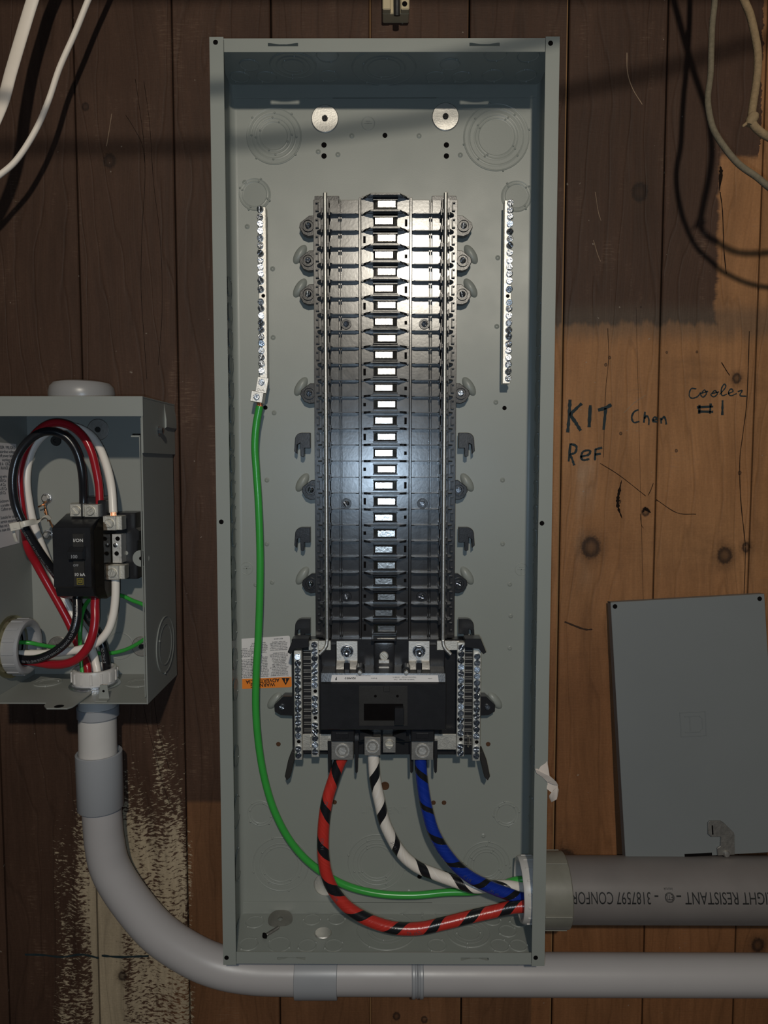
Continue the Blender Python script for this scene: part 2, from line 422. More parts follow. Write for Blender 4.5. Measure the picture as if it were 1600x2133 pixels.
# ---------------------------------------------------------------- setting: board wall
wall = bpy.data.objects.new('wall_back', None); C.objects.link(wall); tag(wall, kind='structure')
w0 = -.3624; sp = .11512
for k in range(-5, 13):
    xa = w0 + sp*k; xb = xa + sp
    m = MB(); g = .0009; ch = .0012; dpt = random.uniform(0, .0006)
    m.prism([(xa+g, .018), (xa+g, ch+dpt), (xa+g+ch, dpt), (xb-g-ch, dpt), (xb-g, ch+dpt), (xb-g, .018)], 'z', -1.15, 1.05)
    m.build('plank', WOOD, wall, sharp=False)
MB().box(-1.0, 1.2, .0182, .03, -1.15, 1.05).build('backing_board', HOLE, wall)
for px in (771, 974, 1182):      # sliver of raw board edge showing in the joint
    q = at(px, 40, 0)
    MB().box(q.x-.0006, q.x+.0006, .0002, .004, -1.1, 1.0).build('joint_sliver', WOOD_EDGE, wall)
beam = MB().box(-1.0, 1.0, -.43, -.33, .634, .80, .002).build('unseen_beam_1', WOOD_EDGE); tag(beam, kind='structure')  # beam added out of view; its shadow darkens the top of the boards

# handwriting and marker line on the boards
def ribbon(strokes, w, mat, name, parent, y=-.0004, label=None):
    b = bmesh.new()
    for st in strokes:
        pts = spline([at(px, py, 0) for px, py in st], 6); L = len(pts)
        pv = None
        for i, p in enumerate(pts):
            t = (pts[min(i+1, L-1)]-pts[max(i-1, 0)]); t.y = 0; t.normalize(); nn = Vector((-t.z, 0, t.x))
            ww = w*(.75+.5*random.random())/2*((sin(pi*i/(L-1))+.1)*random.uniform(.6,1.3) if name == 'gouge' else 1)
            a = b.verts.new((p.x+nn.x*ww, y, p.z+nn.z*ww)); c = b.verts.new((p.x-nn.x*ww, y, p.z-nn.z*ww))
            if pv: b.faces.new((pv[0], a, c, pv[1]))
            pv = (a, c)
    bmesh.ops.recalc_face_normals(b, faces=b.faces)
    me = bpy.data.meshes.new(name); b.to_mesh(me); b.free(); me.materials.append(mat)
    o = bpy.data.objects.new(name, me); C.objects.link(o); o.parent = parent
    if label: o['label'] = label
    return o
def hw(sts): return [[(1140+x/3.478, 680+y/3.478) for x, y in s] for s in sts]
ribbon(hw([[(165,530),(158,650),(148,768)],[(250,558),(205,600),(172,640),(205,695),(242,755)],[(312,570),(303,730)],[(368,607),(420,590),(465,567)],[(424,592),(408,748)]]),
       .0038, INK_BLUE, 'handwriting', wall, label='large hand-lettered KIT in dark marker')
ribbon(hw([[(660,603),(628,620),(612,660),(628,695),(668,688)],[(708,618),(700,697)],[(702,668),(722,648),(736,675),(735,714)],[(764,682),(795,670),(776,656),(764,685),(798,692)],[(822,662),(826,703)],[(826,678),(846,655),(858,680),(862,710)]]),
       .0021, INK_BLUE, 'handwriting', wall, label='smaller handwritten Chen')
ribbon(hw([[(168,848),(155,978)],[(168,850),(210,868),(203,912),(170,930),(182,965),(195,1006)],[(240,945),(300,928),(308,900),(262,905),(245,945),(262,968),(305,960)],[(350,888),(345,970)],[(348,890),(398,878)],[(346,928),(388,922)]]),
       .0026, INK_BLUE, 'handwriting', wall, label='handwritten ReF')
ribbon(hw([[(1080,452),(1042,452),(1028,498),(1048,520),(1088,508),(1112,478)],[(1120,478),(1140,460),(1152,488),(1128,512),(1112,488),(1165,470)],[(1192,484),(1214,464),(1232,488),(1206,510),(1186,490),(1245,474)],[(1250,492),(1292,440),(1282,418),(1262,452),(1266,500),(1302,490)],[(1310,486),(1346,470),(1330,452),(1312,480),(1330,502),(1372,486)],[(1380,472),(1412,464),(1396,500),(1442,506)]]),
       .0015, INK_BLUE, 'handwriting', wall, label='thin handwritten word cooler')
ribbon(hw([[(1103,568),(1100,632)],[(1184,558),(1178,632)],[(1084,586),(1202,580)],[(1094,616),(1202,618)],[(1270,535),(1268,642)]]),
       .0026, INK_BLUE, 'handwriting', wall, label='handwritten #1')
ribbon([[(52,1988),(90,1989),(130,1993),(170,1988),(205,1995)],[(212,1990),(250,1993),(310,1991)]], .0028, INK_BLUE, 'marker_line', wall, label='rough horizontal dark marker line')

CRACK = simple('dark_split', (.012, .007, .005), .9, 0, .1, .2, 60)
SMUDGE = simple('brown_smudge', (.045, .026, .018), .9, 0, .1, .3, 60)
SCRATCH = simple('pale_scratch', (.26, .18, .12), .8, 0, .2, .3, 90)
for st, w_, mt, nm in (([(1561,690),(1556,830),(1548,900),(1541,960),(1543,1040),(1550,1110),(1553,1138)],.0009,CRACK,'crack'),
    ([(1553,1140),(1552,1180),(1550,1236)],.0007,CRACK,'crack'), ([(1266,684),(1268,745),(1262,809),(1259,880),(1257,953)],.0006,CRACK,'crack'),
    ([(1295,1000),(1291,1018),(1287,1040),(1288,1058),(1296,1080)],.0036,CRACK,'gouge'), ([(1250,965),(1290,990),(1345,1033)],.0007,CRACK,'scratch'),
    ([(1366,1040),(1410,1068),(1450,1071)],.0008,CRACK,'scratch'), ([(1350,1032),(1356,1020),(1361,1006)],.0008,CRACK,'scratch'),
    ([(1338,1068),(1344,1060),(1356,1068)],.0040,CRACK,'gouge'), ([(1334,1070),(1336,1092),(1340,1100)],.0006,CRACK,'crack'),
    ([(1503,755),(1512,770),(1520,782)],.0009,CRACK,'scratch'), ([(1498,400),(1502,360),(1500,345)],.0040,CRACK,'gouge'), ([(1500,400),(1505,440),(1508,520),(1513,570)],.0010,CRACK,'crack'),
    ([(1306,110),(1307,150),(1318,185),(1338,218)],.0009,SCRATCH,'scratch'), ([(1240,400),(1246,440),(1252,460)],.0006,SCRATCH,'scratch'), ([(1236,500),(1245,530),(1251,545)],.0006,SCRATCH,'scratch'),
    ([(233,237),(228,270),(222,305)],.0007,SCRATCH,'scratch'), ([(1300,860),(1320,840),(1345,823)],.0006,SCRATCH,'scratch'), ([(232,1330),(262,1330)],.0005,SCRATCH,'scratch'),
    ([(296,1420),(300,1470),(310,1520),(345,1650),(362,1690)],.0005,CRACK,'crack'), ([(318,1430),(330,1520),(352,1600)],.0005,CRACK,'crack'),
    ([(282,165),(290,220),(300,300),(302,380),(296,480),(294,600),(300,700),(306,790)],.0005,CRACK,'crack'), ([(300,170),(312,260),(320,380),(334,500),(338,640),(330,760)],.0005,CRACK,'crack'), ([(262,240),(275,260),(296,300),(302,340)],.0005,CRACK,'crack'),
    ([(1325,640),(1340,1250)],.0003,CRACK,'crack'),([(1176,1295),(1215,1310),(1234,1311)],.0020,SMUDGE,'scratch')):
    ribbon([st], w_, mt, nm, wall, y=-.0003)
# ---------------------------------------------------------------- knockouts
def knock_bm(radii, h=.0009):
    """stamped knockout rings: stepped raised disc, local +Z out"""
    prof = [(0, h*.5)]; rs = sorted(radii); base = h*.5
    for i, r in enumerate(rs):
        prof += [(max((rs[i-1]+.0012) if i else 0, r-.0022), base), (r-.0012, base), (r-.0006, base+h), (r, base-h*.4 if i < len(rs)-1 else 0)]
        if i < len(rs)-1: prof += [(r+.0006, base), (r+.0010, base)]
    return prof
def knock(parent, c, axis, radii, tabs=3, name='knockout', mat=None, h=.0009):
    m = MB(); mm = axm(c, axis); m.lathe(knock_bm(radii, h), mm, 40)
    for r in radii:
        for k in range(tabs):
            a = 2*pi*k/tabs + r*900
            m.lathe([(.0014, 0), (.0011, h*1.6), (0, h*2.2)], mm @ Matrix.Translation((r*cos(a), r*sin(a), 0)), 8)
    return m.build(name, mat or PAINT, parent, sharp=False)

# ---------------------------------------------------------------- main panel enclosure
HX, HZ, DY = .181, .5019, .0945
panel = thing('panel_enclosure', 'tall open grey steel electrical panel box in the middle of the wall', 'electrical panel', (0, 0, -HZ))
BK = -.004                                    # front surface of the back sheet
m = MB()                                      # wrap-around sheet: flanges, sides, rounded corners, back
out = []; inn = []
for sx in (-1, 1):
    o_ = [(sx*(HX-.0145), -DY), (sx*HX, -DY), (sx*HX, -.012)]
    i_ = [(sx*(HX-.0145), -DY+.0014), (sx*(HX-.0014), -DY+.0014), (sx*(HX-.0014), -.014)]
    for k in range(1, 6):
        a = pi/2*k/5
        o_.append((sx*(HX-.0095+.0095*cos(a)), -.012+.0095*sin(a))); i_.append((sx*(HX-.0095+.0081*cos(a)), -.0125+.0081*sin(a)))
    out.append(o_); inn.append(i_)
prof = out[0] + out[1][::-1] + inn[1] + inn[0][::-1]
b = m.b; za, zb = -HZ, HZ
pts_o = out[0] + out[1][::-1]; pts_i = inn[0] + inn[1][::-1]
def loopgrid(z): return [b.verts.new((x, y, z)) for x, y in pts_o], [b.verts.new((x, y, z)) for x, y in pts_i]
O0, I0 = loopgrid(za); O1, I1 = loopgrid(zb)
for i in range(len(O0)-1):
    f1 = b.faces.new((O0[i], O0[i+1], O1[i+1], O1[i])); f2 = b.faces.new((I0[i+1], I0[i], I1[i], I1[i+1])); f1.smooth = f2.smooth = True
    b.faces.new((O0[i+1], O0[i], I0[i], I0[i+1])); b.faces.new((O1[i], O1[i+1], I1[i+1], I1[i]))
for A, B in ((0, 0), (-1, -1)): b.faces.new((O0[A], O1[A], I1[A], I0[A]))
BK = -.0044
m.build('wraparound_sheet', PAINT, panel)
for sz in (1, -1):                            # end walls with folded lips; front lip has two pull slots
    m = MB(); zo = sz*(HZ-.0006); zi = sz*(HZ-.0020)
    ex = HX-.0018
    m.box(-ex, ex, -DY+.0016, -.006, min(zo, zi), max(zo, zi))
    m.box(-ex+.002, ex-.002, -.0058, -.0046, *sorted((zi, sz*(HZ-.017))), bev=.0003)
    m.box(-.06, .06, -.0060, -.0046, *sorted((sz*(HZ-.017), sz*(HZ-.0155))))
    ly0, ly1 = -DY+.0002, -DY+.0015; l0, l1 = sz*(HZ-.0015), sz*(HZ-.0150); s0, s1 = sz*(HZ-.0060), sz*(HZ-.0092)
    ex2 = HX-.0150
    xs = [at(558, 95, -DY).x, at(621, 95, -DY).x, at(978, 95, -DY).x, at(1041, 95, -DY).x] if sz > 0 else [at(578, 1990, -DY).x, at(636, 1990, -DY).x, at(960, 1990, -DY).x, at(1018, 1990, -DY).x]
    def zbx(x0, x1, a, c): m.box(x0, x1, ly0, ly1, min(a, c), max(a, c))
    zbx(-ex2, ex2, l0, s0); zbx(-ex2, xs[0], s0, s1); zbx(xs[1], xs[2], s0, s1); zbx(xs[3], ex2, s0, s1); zbx(-ex2, ex2, s1, l1)
    for xa, xb in ((xs[0], xs[1]), (xs[2], xs[3])):          # tongue bowed into the slot
        xm = (xa+xb)/2; q = .0013 if sz > 0 else .0024
        m.prism([(xa+.002, s0), (xb-.002, s0), (xm+.004, s0-sz*q), (xm-.004, s0-sz*q)], 'y', ly0, ly1)
    e = m.build('end_wall', PAINT, panel)
    ks = ([(520,135,.0115),(682,115,.0125),(937,134,.0115),(1032,113,.0125),(1100,115,.0125),(500,160,.0115),(556,160,.0115),(685,158,.0115),(907,160,.0115),(962,160,.0115),(1027,157,.0125),(1095,157,.0125)] if sz > 0 else
          [(531,1921,.0115),(650,1916,.0105),(701,1915,.0105),(518,1967,.0115),(582,1968,.0135),(640,1970,.0110),(695,1970,.0110),(910,1970,.0115),(1041,1970,.0115),(1057,1940,.0110),(1025,1917,.0105),(1080,1920,.0105),(1080,1970,.0105),(895,1912,.0100)])
    for px, py, r in ks:
        q = atz(px, py, zi); 
        if -DY+.012 < q.y < -.010: knock(e, (q.x, q.y, zi), '-z' if sz > 0 else 'z', [r], 2)
    for px, py, rr in (((611,136,[.026,.019,.013]),(800,141,[.036,.024,.019])) if sz > 0 else ((805,1938,[.036,.024,.019]),(976,1944,[.026,.019,.014]))):
        q = atz(px, py, zi); knock(e, (q.x, q.y, zi), '-z' if sz > 0 else 'z', rr, 2)
q = atz(673, 1944, -HZ+.002)
dk = MB().lathe([(0,.0012),(.0095,.0012),(.0105,.0002)], axm((q.x, q.y, -HZ+.0021), 'z'), 30).build('bright_knockout', TINPLATE, panel)
# side wall knockout rows, mirrored on both walls
for px, py, r in ((476.5,597,.0115),(478,651,.0115),(479,705,.0115),(480,759,.0115),(481,811,.0115),(482,863,.0115),(482.5,920,.0115),(483.5,966,.0115),(485,1018,.0115),(485.5,1070,.0115),(487,1119,.0115),(484,1182,.0135),(485,1248,.0135),(487,1312,.0135),(488,1372,.0135),(489,1436,.0135),(491,1575,.0135),(492,1690,.019),(495,1800,.019)):
    q = atx(px, py, -HX+.0015)
    knock(panel, (-HX+.0015, q.y, q.z), 'x', [r], 2)
    if q.z > -.36: knock(panel, (HX-.0015, q.y, q.z), '-x', [r], 2)
for px, py in ((449,88),(1147,90),(461,1087),(1129,1090),(472,1995),(1116,1995)):
    q = at(px, py, -DY); MB().lathe([(0,.0002),(.0022,.0002),(.0026,0)], axm(q, '-y'), 18).build('screw_hole', HOLE, panel)
S = 1760.0
for px, py, rr in ((571,284,(57,46,37,30)),(1034,286,(68,57,45,39)),(531,405,(33,27)),(1076,409,(32,26)),(585,1800,(62,48,41)),(785,1796,(64,53,44,38)),(1013,1800,(52,43,36,30)),(543,1694,(29,24)),(1055,1695,(28,23))):
    q = at(px, py, BK); knock(panel, q, '-y', [r/S for r in rr], 4)
def gsym(px, py, r):
    q = at(px, py, BK); m = MB(); m.lathe([(r-.0005, 0), (r, .0005), (r+.0005, 0)], axm(q, '-y'), 28)
    m.box(q.x-r*.6, q.x+r*.6, q.y-.0005, q.y, q.z-.0004, q.z+.0004); m.box(q.x-.0004, q.x+.0004, q.y-.0005, q.y, q.z-r*.8, q.z+.001)
    m.box(q.x-r*.35, q.x+r*.35, q.y-.0005, q.y, q.z+.0024, q.z+.0031)
    m.build('ground_symbol', PAINT, panel, sharp=False)
gsym(767, 257, .0075); gsym(514, 1184, .0075); gsym(1086, 1186, .0075)
for px, py, r in ((802,282,4),(675,302,4.5),(675,325,4.5),(930,302,4.5),(930,325,4.5),(1051,850,3.5),(553,849,3.5),(874,1826,4)):
    q = at(px, py, BK); MB().lathe([(r/S+.0006, 0), (r/S, .0004), (r/S*.9, .0002), (0, .0002)], axm(q, '-y'), 18).build('hole', HOLE, panel)
for px, py, r in ((802,1637,8.5),(903,1672,4),(925,1672,4),(580,1550,4),(1017,1550,4),(697,1671,4)):
    q = at(px, py, BK); MB().lathe([(r/S+.0006, 0), (r/S, .0004), (r/S*.9, .0001), (0, .0001)], axm(q, '-y'), 18).build('hole', RUST, panel)
bump_me = mesh_only(MB().lathe([(.0030, 0), (.0022, .0006), (.0014, .0009), (.0009, .0003), (0, .0003)], axm((0,0,0), '-y'), 16), 'rivet_dimple', PAINT)
for px, py in ((733,283),(873,283),(959,323),(704,322),(663,316),(568,560),(569,703),(571,860),(1037,537),(1035,680),(1033,838),(556,1000),(556,1133),(1047,1000),(1047,1133),(533,1218),(1062,1217),(1064,1283),(1062,1350),(567,1213),(852,1858),(1007,1741),(515,472),(510,380)):
    inst('rivet_dimple', bump_me, panel, at(px, py, BK))
text_on('LINE', .0120, PAINT, panel, at(772, 1687, BK), (1,0,0), (0,0,1), 'embossed_lettering', lift=.0009, label='raised LINE lettering', solid=True)
text_on('LINE', .0120, PAINT, panel, at(829, 1687, BK), (-1,0,0), (0,0,-1), 'embossed_lettering', lift=.0009, label='raised LINE lettering upside down', solid=True)

# ---------------------------------------------------------------- screws (shared meshes)
def pan_screw(r, h, slot=1, cross=True, mat=None, name='screw'):
    m = MB(); m.lathe([(0,-.002),(r,-.002),(r,0),(r*.93,h*.45)], axm((0,0,0), '-y'), 16)
    gw = r*.13; n = 4 if cross else 2
    for k in range(n):
        a0 = 2*pi*k/n; a1 = a0+2*pi/n; am = (a0+a1)/2
        off = Vector((cos(am), 0, sin(am)))*gw*(1.3 if cross else 1)
        pts = [(off.x, off.z)] + [(off.x+(r*.93-gw)*cos(a0+(a1-a0)*i/6), off.z+(r*.93-gw)*sin(a0+(a1-a0)*i/6)) for i in range(7)]
        m.prism(pts, 'y', -h, -h*.3, bev=r*.10)
    m.lathe([(0,h*.35),(r*.93,h*.35)], axm((0,0,0), '-y'), 16)
    return mesh_only(m, name, mat or ZINC)
SCREW = pan_screw(.0033, .0016, name='terminal_screw')
SCREW_G = pan_screw(.0037, .0020, name='terminal_screw')
SCREW_N = pan_screw(.0037, .0018, name='terminal_screw')
SCREW_SLOT = pan_screw(.0052, .0012, cross=False, mat=NICKEL, name='slotted_screw')
SCREW_BIG = pan_screw(.0050, .0018, name='mounting_screw')
SCREW_DARK = pan_screw(.0034, .0016, mat=BLACK_MATT, name='wood_screw')

# fender washers on the back sheet, each with its screw
def washer(px, py, r, label, y=BK, screw=True, mat=None, grp=None):
    q = at(px, py, y); t = thing('fender_washer', label, 'washer', q, grp)
    MB().lathe([(.0030, .0002),(.0030,.0016),(r-.0008,.0016),(r,.0010),(r,0)], axm(q, '-y'), 40).build('disc', mat or ALU, t)
    if screw: inst('screw_head', SCREW_DARK, t, (q.x, q.y-.0020, q.z), (0, random.random()*3, 0))
    return t
washer(677, 248, .0158, 'round silver washer with cross-head screw, upper left in the tall panel box')
washer(928, 244, .0158, 'round silver washer with cross-head screw, upper right in the tall panel box')
washer(679, 1841, .0150, 'pale round washer half hidden behind the red and black cable', screw=False, mat=TINPLATE)
# loose washer and screw lying on the bottom of the box
q = atz(584, 1914, -HZ+.004)
lw = thing('loose_washer', 'loose large steel washer lying on the bottom of the tall panel box', 'washer', (q.x, q.y, -HZ+.0030))
MB().lathe([(.0030,.0001),(.0030,.0014),(.0135,.0016),(.0150,.0009),(.0150,.0001)], axm((q.x, q.y, -HZ+.0030), Vector((.03,-.22,1)).normalized()), 40).build('disc', STEEL_DULL, lw)
a_ = atz(551, 1950, -HZ+.0035); b_ = atz(577, 1934, -HZ+.0035)
ls = thing('loose_screw', 'dark loose screw lying beside the loose washer', 'screw', (a_.x, a_.y, -HZ+.0035))
d_ = (b_-a_).normalized()
MB().lathe([(0,-.002),(.0020,-.0018),(.0040,0),(.0036,.001),(.0016,.003),(.0016,.003)], axm(a_, d_), 16).build('head', HOLE, ls)
m = MB(); pr = [(0,0)]
for k in range(16): pr += [(.0022, .003+k*.0012), (.0013, .0036+k*.0012)]
pr += [(0, .0235)]; m.lathe(pr, axm(a_, d_), 12, smooth=False); m.build('thread', STEEL_DULL, ls)

# ---------------------------------------------------------------- bus assembly (interior)
X0 = .001
ZT = at(800, 408, -.036).z; ZR = [0.3435 - .01857*i for i in range(27)]; ZBOT = ZR[26]-.004
bus = thing('bus_assembly', 'black plastic breaker backbone with bright metal stabs down the middle of the tall box', 'bus bar assembly', (X0, -.006, ZBOT))
YB = -.030
m = MB()                                     # tray: stepped cross-section, one continuous mesh
def strip(x0, x1, y, back=-.020, z0=ZBOT, z1=None, bev=.0003):
    z1 = ZT-.002 if z1 is None else z1
    for s_ in (-1, 1): m.box(X0+min(s_*x0, s_*x1), X0+max(s_*x0, s_*x1), y, back, z0, z1, bev)
m.box(X0-.081, X0+.081, -.022, -.014, ZBOT, ZT-.002, .0003)
strip(.0305, .0500, -.0290); strip(.0510, .0520, -.0310); strip(.0535, .0635, -.0290)
strip(.0500, .0510, -.0222, -.0215, bev=0); strip(.0640, .0730, -.0350); strip(.0730, .0820, -.0300)
m.box(X0-.0275, X0+.0275, -.0340, -.020, ZBOT, ZT-.002, .0003)
strip(.0278, .0300, -.0365)
m.build('tray', BLACK_TRAY, bus)
# rails
for s_ in (-1, 1):
    pts = [(X0+s_*.0672, -.0465, ZT-.001), (X0+s_*.0672, -.0465, .1), (X0+s_*.0672, -.0465, ZR[25])]
    pts += [(X0+s_*.0672, -.0465, ZR[26]-.002), (X0+s_*.0690, -.0475, ZR[26]-.011), (X0+s_*.0760, -.0480, ZR[26]-.019)]
    tube('neutral_rail', spline(pts, 8), .0023, ALU, bus, 12)
    MB().box(X0+s_*.0672-.014, X0+s_*.0672+.014, -.0225, -.018, ZT-.004, ZT+.005, .0004).build('rail_tab', BLACK, bus)
# divider bars with sloped ends, thin side ribs, rail saddles
m = MB(); m.prism([(-.0250,.004),(-.0250,0),(-.0165,-.0125),(.0165,-.0125),(.0250,0),(.0250,.004)], 'z', -.0009, .0009, .0002)
m.prism([(-.0250,.004),(-.0250,0),(-.021,-.006),(.021,-.006),(.0250,0),(.0250,.004)], 'z', -.0014, .0014, .0003)
for s_ in (-1, 1): m.cyl((s_*.0258, .004, 0), .0012, -.007, 'y', 10)
DIV = mesh_only(m, 'divider_bar', BLACK)
RIBS = {}
for s_ in (-1, 1):
    m = MB()
    m.prism([(s_*.0300,.008),(s_*.0300,.0005),(s_*.034,-.0030),(s_*.060,-.0030),(s_*.0640,-.0085),(s_*.0640,.008)], 'z', -.00045, .00045)
    m.box(s_*.0672-.0038, s_*.0672+.0038, -.0110, .004, -.0022, .0022, .0003)
    m.box(s_*.0672-.0052, s_*.0672-.0036, -.0090, .004, -.0042, .0042, .0003)
    m.box(s_*.0672+.0036, s_*.0672+.0052, -.0090, .004, -.0042, .0042, .0003)
    m.prism([(s_*.0720,.004),(s_*.0720,-.006),(s_*.0765,-.001),(s_*.0780,.004)], 'z', -.0007, .0007)
    RIBS[s_] = mesh_only(m, 'side_rib', BLACK)
def stab(s_):
    m = MB(); b = m.b
    B = [(-.0135, 0, -.0060), (.0135, 0, -.0060), (.0135, 0, .0060), (-.0135, 0, .0060)]
    o = s_*.0015; T = [(-.0098+o, -.0062, -.0033), (.0098+o, -.0062, -.0033), (.0098+o, -.0062, .0033), (-.0098+o, -.0062, .0033)]
    vb = [b.verts.new(p) for p in B]; vt = [b.verts.new(p) for p in T]
    b.faces.new(vt)
    for i in range(4): b.faces.new((vb[i], vb[(i+1)%4], vt[(i+1)%4], vt[i]))
    m.cyl((s_*-.007, -.0061, 0), .0011, -.0004, 'y', 10)
    return mesh_only(m, 'bus_stab', TIN)
STABS = {1: stab(1), -1: stab(-1)}
m = MB()                                     # black frame round each stab
for z0, z1 in ((.0048, .0066), (-.0066, -.0048)): m.box(-.0142, .0142, -.0045, .001, z0, z1, .0004)
FRAME = mesh_only(m, 'stab_frame', BLACK)
m = MB(); 
for s_ in (-1,):
    m.box(-.0018, .0018, -.0030, .001, .0036, .0050, .0003); m.box(.0006, .0020, -.0030, .001, -.0050, .0050, .0003); m.box(-.0018, .0018, -.0030, .001, -.0050, -.0038, .0003)
HOOKR = mesh_only(m, 'breaker_hook', BLACK)
SLOT = mesh_only(MB().box(-.0014, .0014, -.0003, .0003, -.0038, .0038), 'slot', HOLE)
SLOT_S = mesh_only(MB().box(-.0015, .0015, -.0003, .0003, -.0020, .0020), 'slot', HOLE)
for i, z in enumerate(ZR):
    if i == 26: continue
    inst('divider_bar', DIV, bus, (X0, -.0345, z)); [inst('side_rib', RIBS[k_], bus, (X0, -.0350, z)) for k_ in (-1, 1)]
inst('divider_bar', DIV, bus, (X0, -.0345, ZT-.002))
for i in range(27):
    z = (ZR[i-1] + ZR[i])/2 if i else ZR[0]+.0093
    if z < ZBOT+.004: continue
    s_ = 1 if i % 2 == 0 else -1
    inst('bus_stab', STABS[s_], bus, (X0, -.0342, z)); inst('stab_frame', FRAME, bus, (X0, -.0342, z))
    for q in (-1, 1):
        inst('breaker_hook', HOOKR, bus, (X0+q*.0775, -.0302, z), (0, 0 if q < 0 else pi, 0))
    if i % 2 == 1: inst('slot', SLOT if i % 4 == 1 else SLOT_S, bus, (X0+.0235, -.0342, z))
    elif i % 4 == 2 or i in (12, 16, 20, 24): inst('slot', SLOT if i % 4 == 2 else SLOT_S, bus, (X0-.0237, -.0342, z))
# six body screws in recesses
for px, py in ((721,675),(884,675),(721,1049),(880,1049),(722,1243),(878,1243)):
    q = at(px, py, -.0295)
    MB().lathe([(.0062,0),(.0058,.0012),(.0048,.0012),(.0044,.0003),(0,.0003)], axm(q, '-y'), 24).build('screw_boss', BLACK, bus)
    inst('screw', SCREW, bus, (q.x, q.y-.0012, q.z), (random.uniform(.1,.3), random.random()*3, random.uniform(-.3,-.1)))
# feet: lobed plates with ring and screw; grey pressed humps beside them belong to the box
foot_m = MB(); P_ = []
for a in range(0, 13): P_.append((.0105*cos(pi/2+pi*a/12)-.004, .0105*sin(pi/2+pi*a/12)-.001))
foot_m.prism([(.012,.012),(-.003,.0115),(-.0135,.0035),(-.0145,-.002),(-.010,-.0095),(-.004,-.012),(.012,-.010)], 'y', -.0045, .004, .0006)
foot_m.lathe([(.0072,.0045),(.0070,.0068),(.0060,.0068),(.0056,.0050),(.0030,.0050),(.0028,.0056)], axm((-.004,0,0), '-y'), 26)
FOOT = mesh_only(foot_m, 'mounting_foot', BLACK)
foot_r = MB(); foot_r.prism([(-.012,.012),(.003,.0115),(.0135,.0035),(.0145,-.002),(.010,-.0095),(.004,-.012),(-.012,-.010)], 'y', -.0045, .004, .0006)
foot_r.lathe([(.0072,.0045),(.0070,.0068),(.0060,.0068),(.0056,.0050),(.0030,.0050),(.0028,.0056)], axm((.004,0,0), '-y'), 26)
FOOTR = mesh_only(foot_r, 'mounting_foot', BLACK)
hump = MB()
hp = [(-.0105,-.004),(-.0100,.003),(.004,.0045),(.0095,.004),(.0105,-.001),(.0095,-.005)]
hump.lathe([(.0062,0),(.0056,.0020),(.0044,.0040),(.0024,.0054),(0,.0058)], Matrix.Scale(2.1, 4, (1,0,0)) @ axm((0,0,0), '-y'), 26)
HUMP = mesh_only(hump, 'pressed_hump', PAINT)
for k, (xl, xr, py) in enumerate(((643,965,473),(643,963,545),(643,962,615),(645,959,820),(648,955,1020),(648,955,1214))):
    for px, me, s_ in ((xl, FOOT, -1), (xr, FOOTR, 1)):
        q = at(px, py, -.013); inst('mounting_foot', me, bus, (q.x-s_*.004, q.y, q.z))
        inst('screw', SCREW, bus, (q.x, q.y-.0062, q.z), (random.uniform(.1,.3), random.random()*3, random.uniform(-.3,-.1)))
        if k: h = at(px+s_*18, py-15, BK); inst('pressed_hump', HUMP, panel, (h.x, h.y+.0006, h.z), (0, -s_*radians(-58), 0))
# side hooks (curved arms that catch the box)
def side_hook(px, py, s_):
    q = at(px, py, -.018); m = MB(); x, z = q.x, q.z
    pts = [(x-s_*.004, z+.008)]; 
    for k in range(7): a = pi/2*k/6; pts.append((x+s_*(.006+.008*sin(a)), z+.008-.008*(1-cos(a))))
    pts += [(x+s_*.0150, z-.0135), (x+s_*.0120, z-.0165), (x+s_*.0115, z-.006), (x+s_*.0080, z-.0040), (x+s_*.0075, z-.0190), (x+s_*.0050, z-.0205), (x+s_*.0030, z-.0190), (x+s_*.0030, z-.010), (x-s_*.004, z-.010)]
    m.prism(pts, 'y', -.022, -.012, .0005); m.build('side_hook', BLACK, bus)
for py in (916, 1112, 1302):
    side_hook(640, py, -1); side_hook(962, py, 1)

# ---------------------------------------------------------------- terminal bars
def terminal_bar(name, label, px0, py0, px1, py1, y, ys, gap_idx, scr, width=.0085, depth=.011, parent_mat=None, side=1, cat='terminal bar', grp=None, sdx=0.0):
    a = at(px0, py0, y); c = at(px1, py1, y); x = (a.x+c.x)/2
    t = thing(name, label, cat, (x, y+depth, c.z), grp)
    m = MB(); m.box(x-width/2, x+width/2, y, y+depth, c.z, a.z, .0004)
    m.build('bar', parent_mat or ALU, t)
    for z in (a.z-.02, c.z+.02):
        MB().box(x-.003, x+.003, y+depth-.0002, BK, z-.004, z+.004, .0003).build('standoff', parent_mat or ALU, t)
    for k, py in enumerate(ys):
        q = at((px0+px1)/2, py, y-.001)
        if k in gap_idx:
            MB().lathe([(0,.0003),(.0018,.0003),(.0022,0)], axm((x+side*.0005, y, q.z), '-y'), 14).build('empty_hole', HOLE, t); continue
        inst('terminal_screw', scr, t, (x+sdx, y-.0012, q.z), (random.uniform(-.28,.28), random.random()*3, random.uniform(-.28,.28)))
    return t, x
L4 = lambda l, o: [o+v/4 for v in l]
gl, glx = terminal_bar('ground_bar', 'slim screw-studded ground bar on the left, green wire clamped to its lower end', 546, 431, 549, 800, -.028,
    L4([225,290,345,405,465,525,590,650,705,760,820,890,943,995,1050,1110,1170,1225,1285,1340,1400,1455,1510,1570], 380), (12,), SCREW_G, .0088, sdx=-.0020)
gr, grx = terminal_bar('ground_bar', 'slim screw-studded ground bar on the right side of the box with no wires', 1060, 417, 1054, 799, -.028,
    L4([170,230,285,345,410,470,525,585,650,705,760,820,890,945,1000,1050,1110,1170,1230,1285,1345,1400,1460,1515,1575,1630], 380), (13,), SCREW_G, .0088, sdx=.0020)
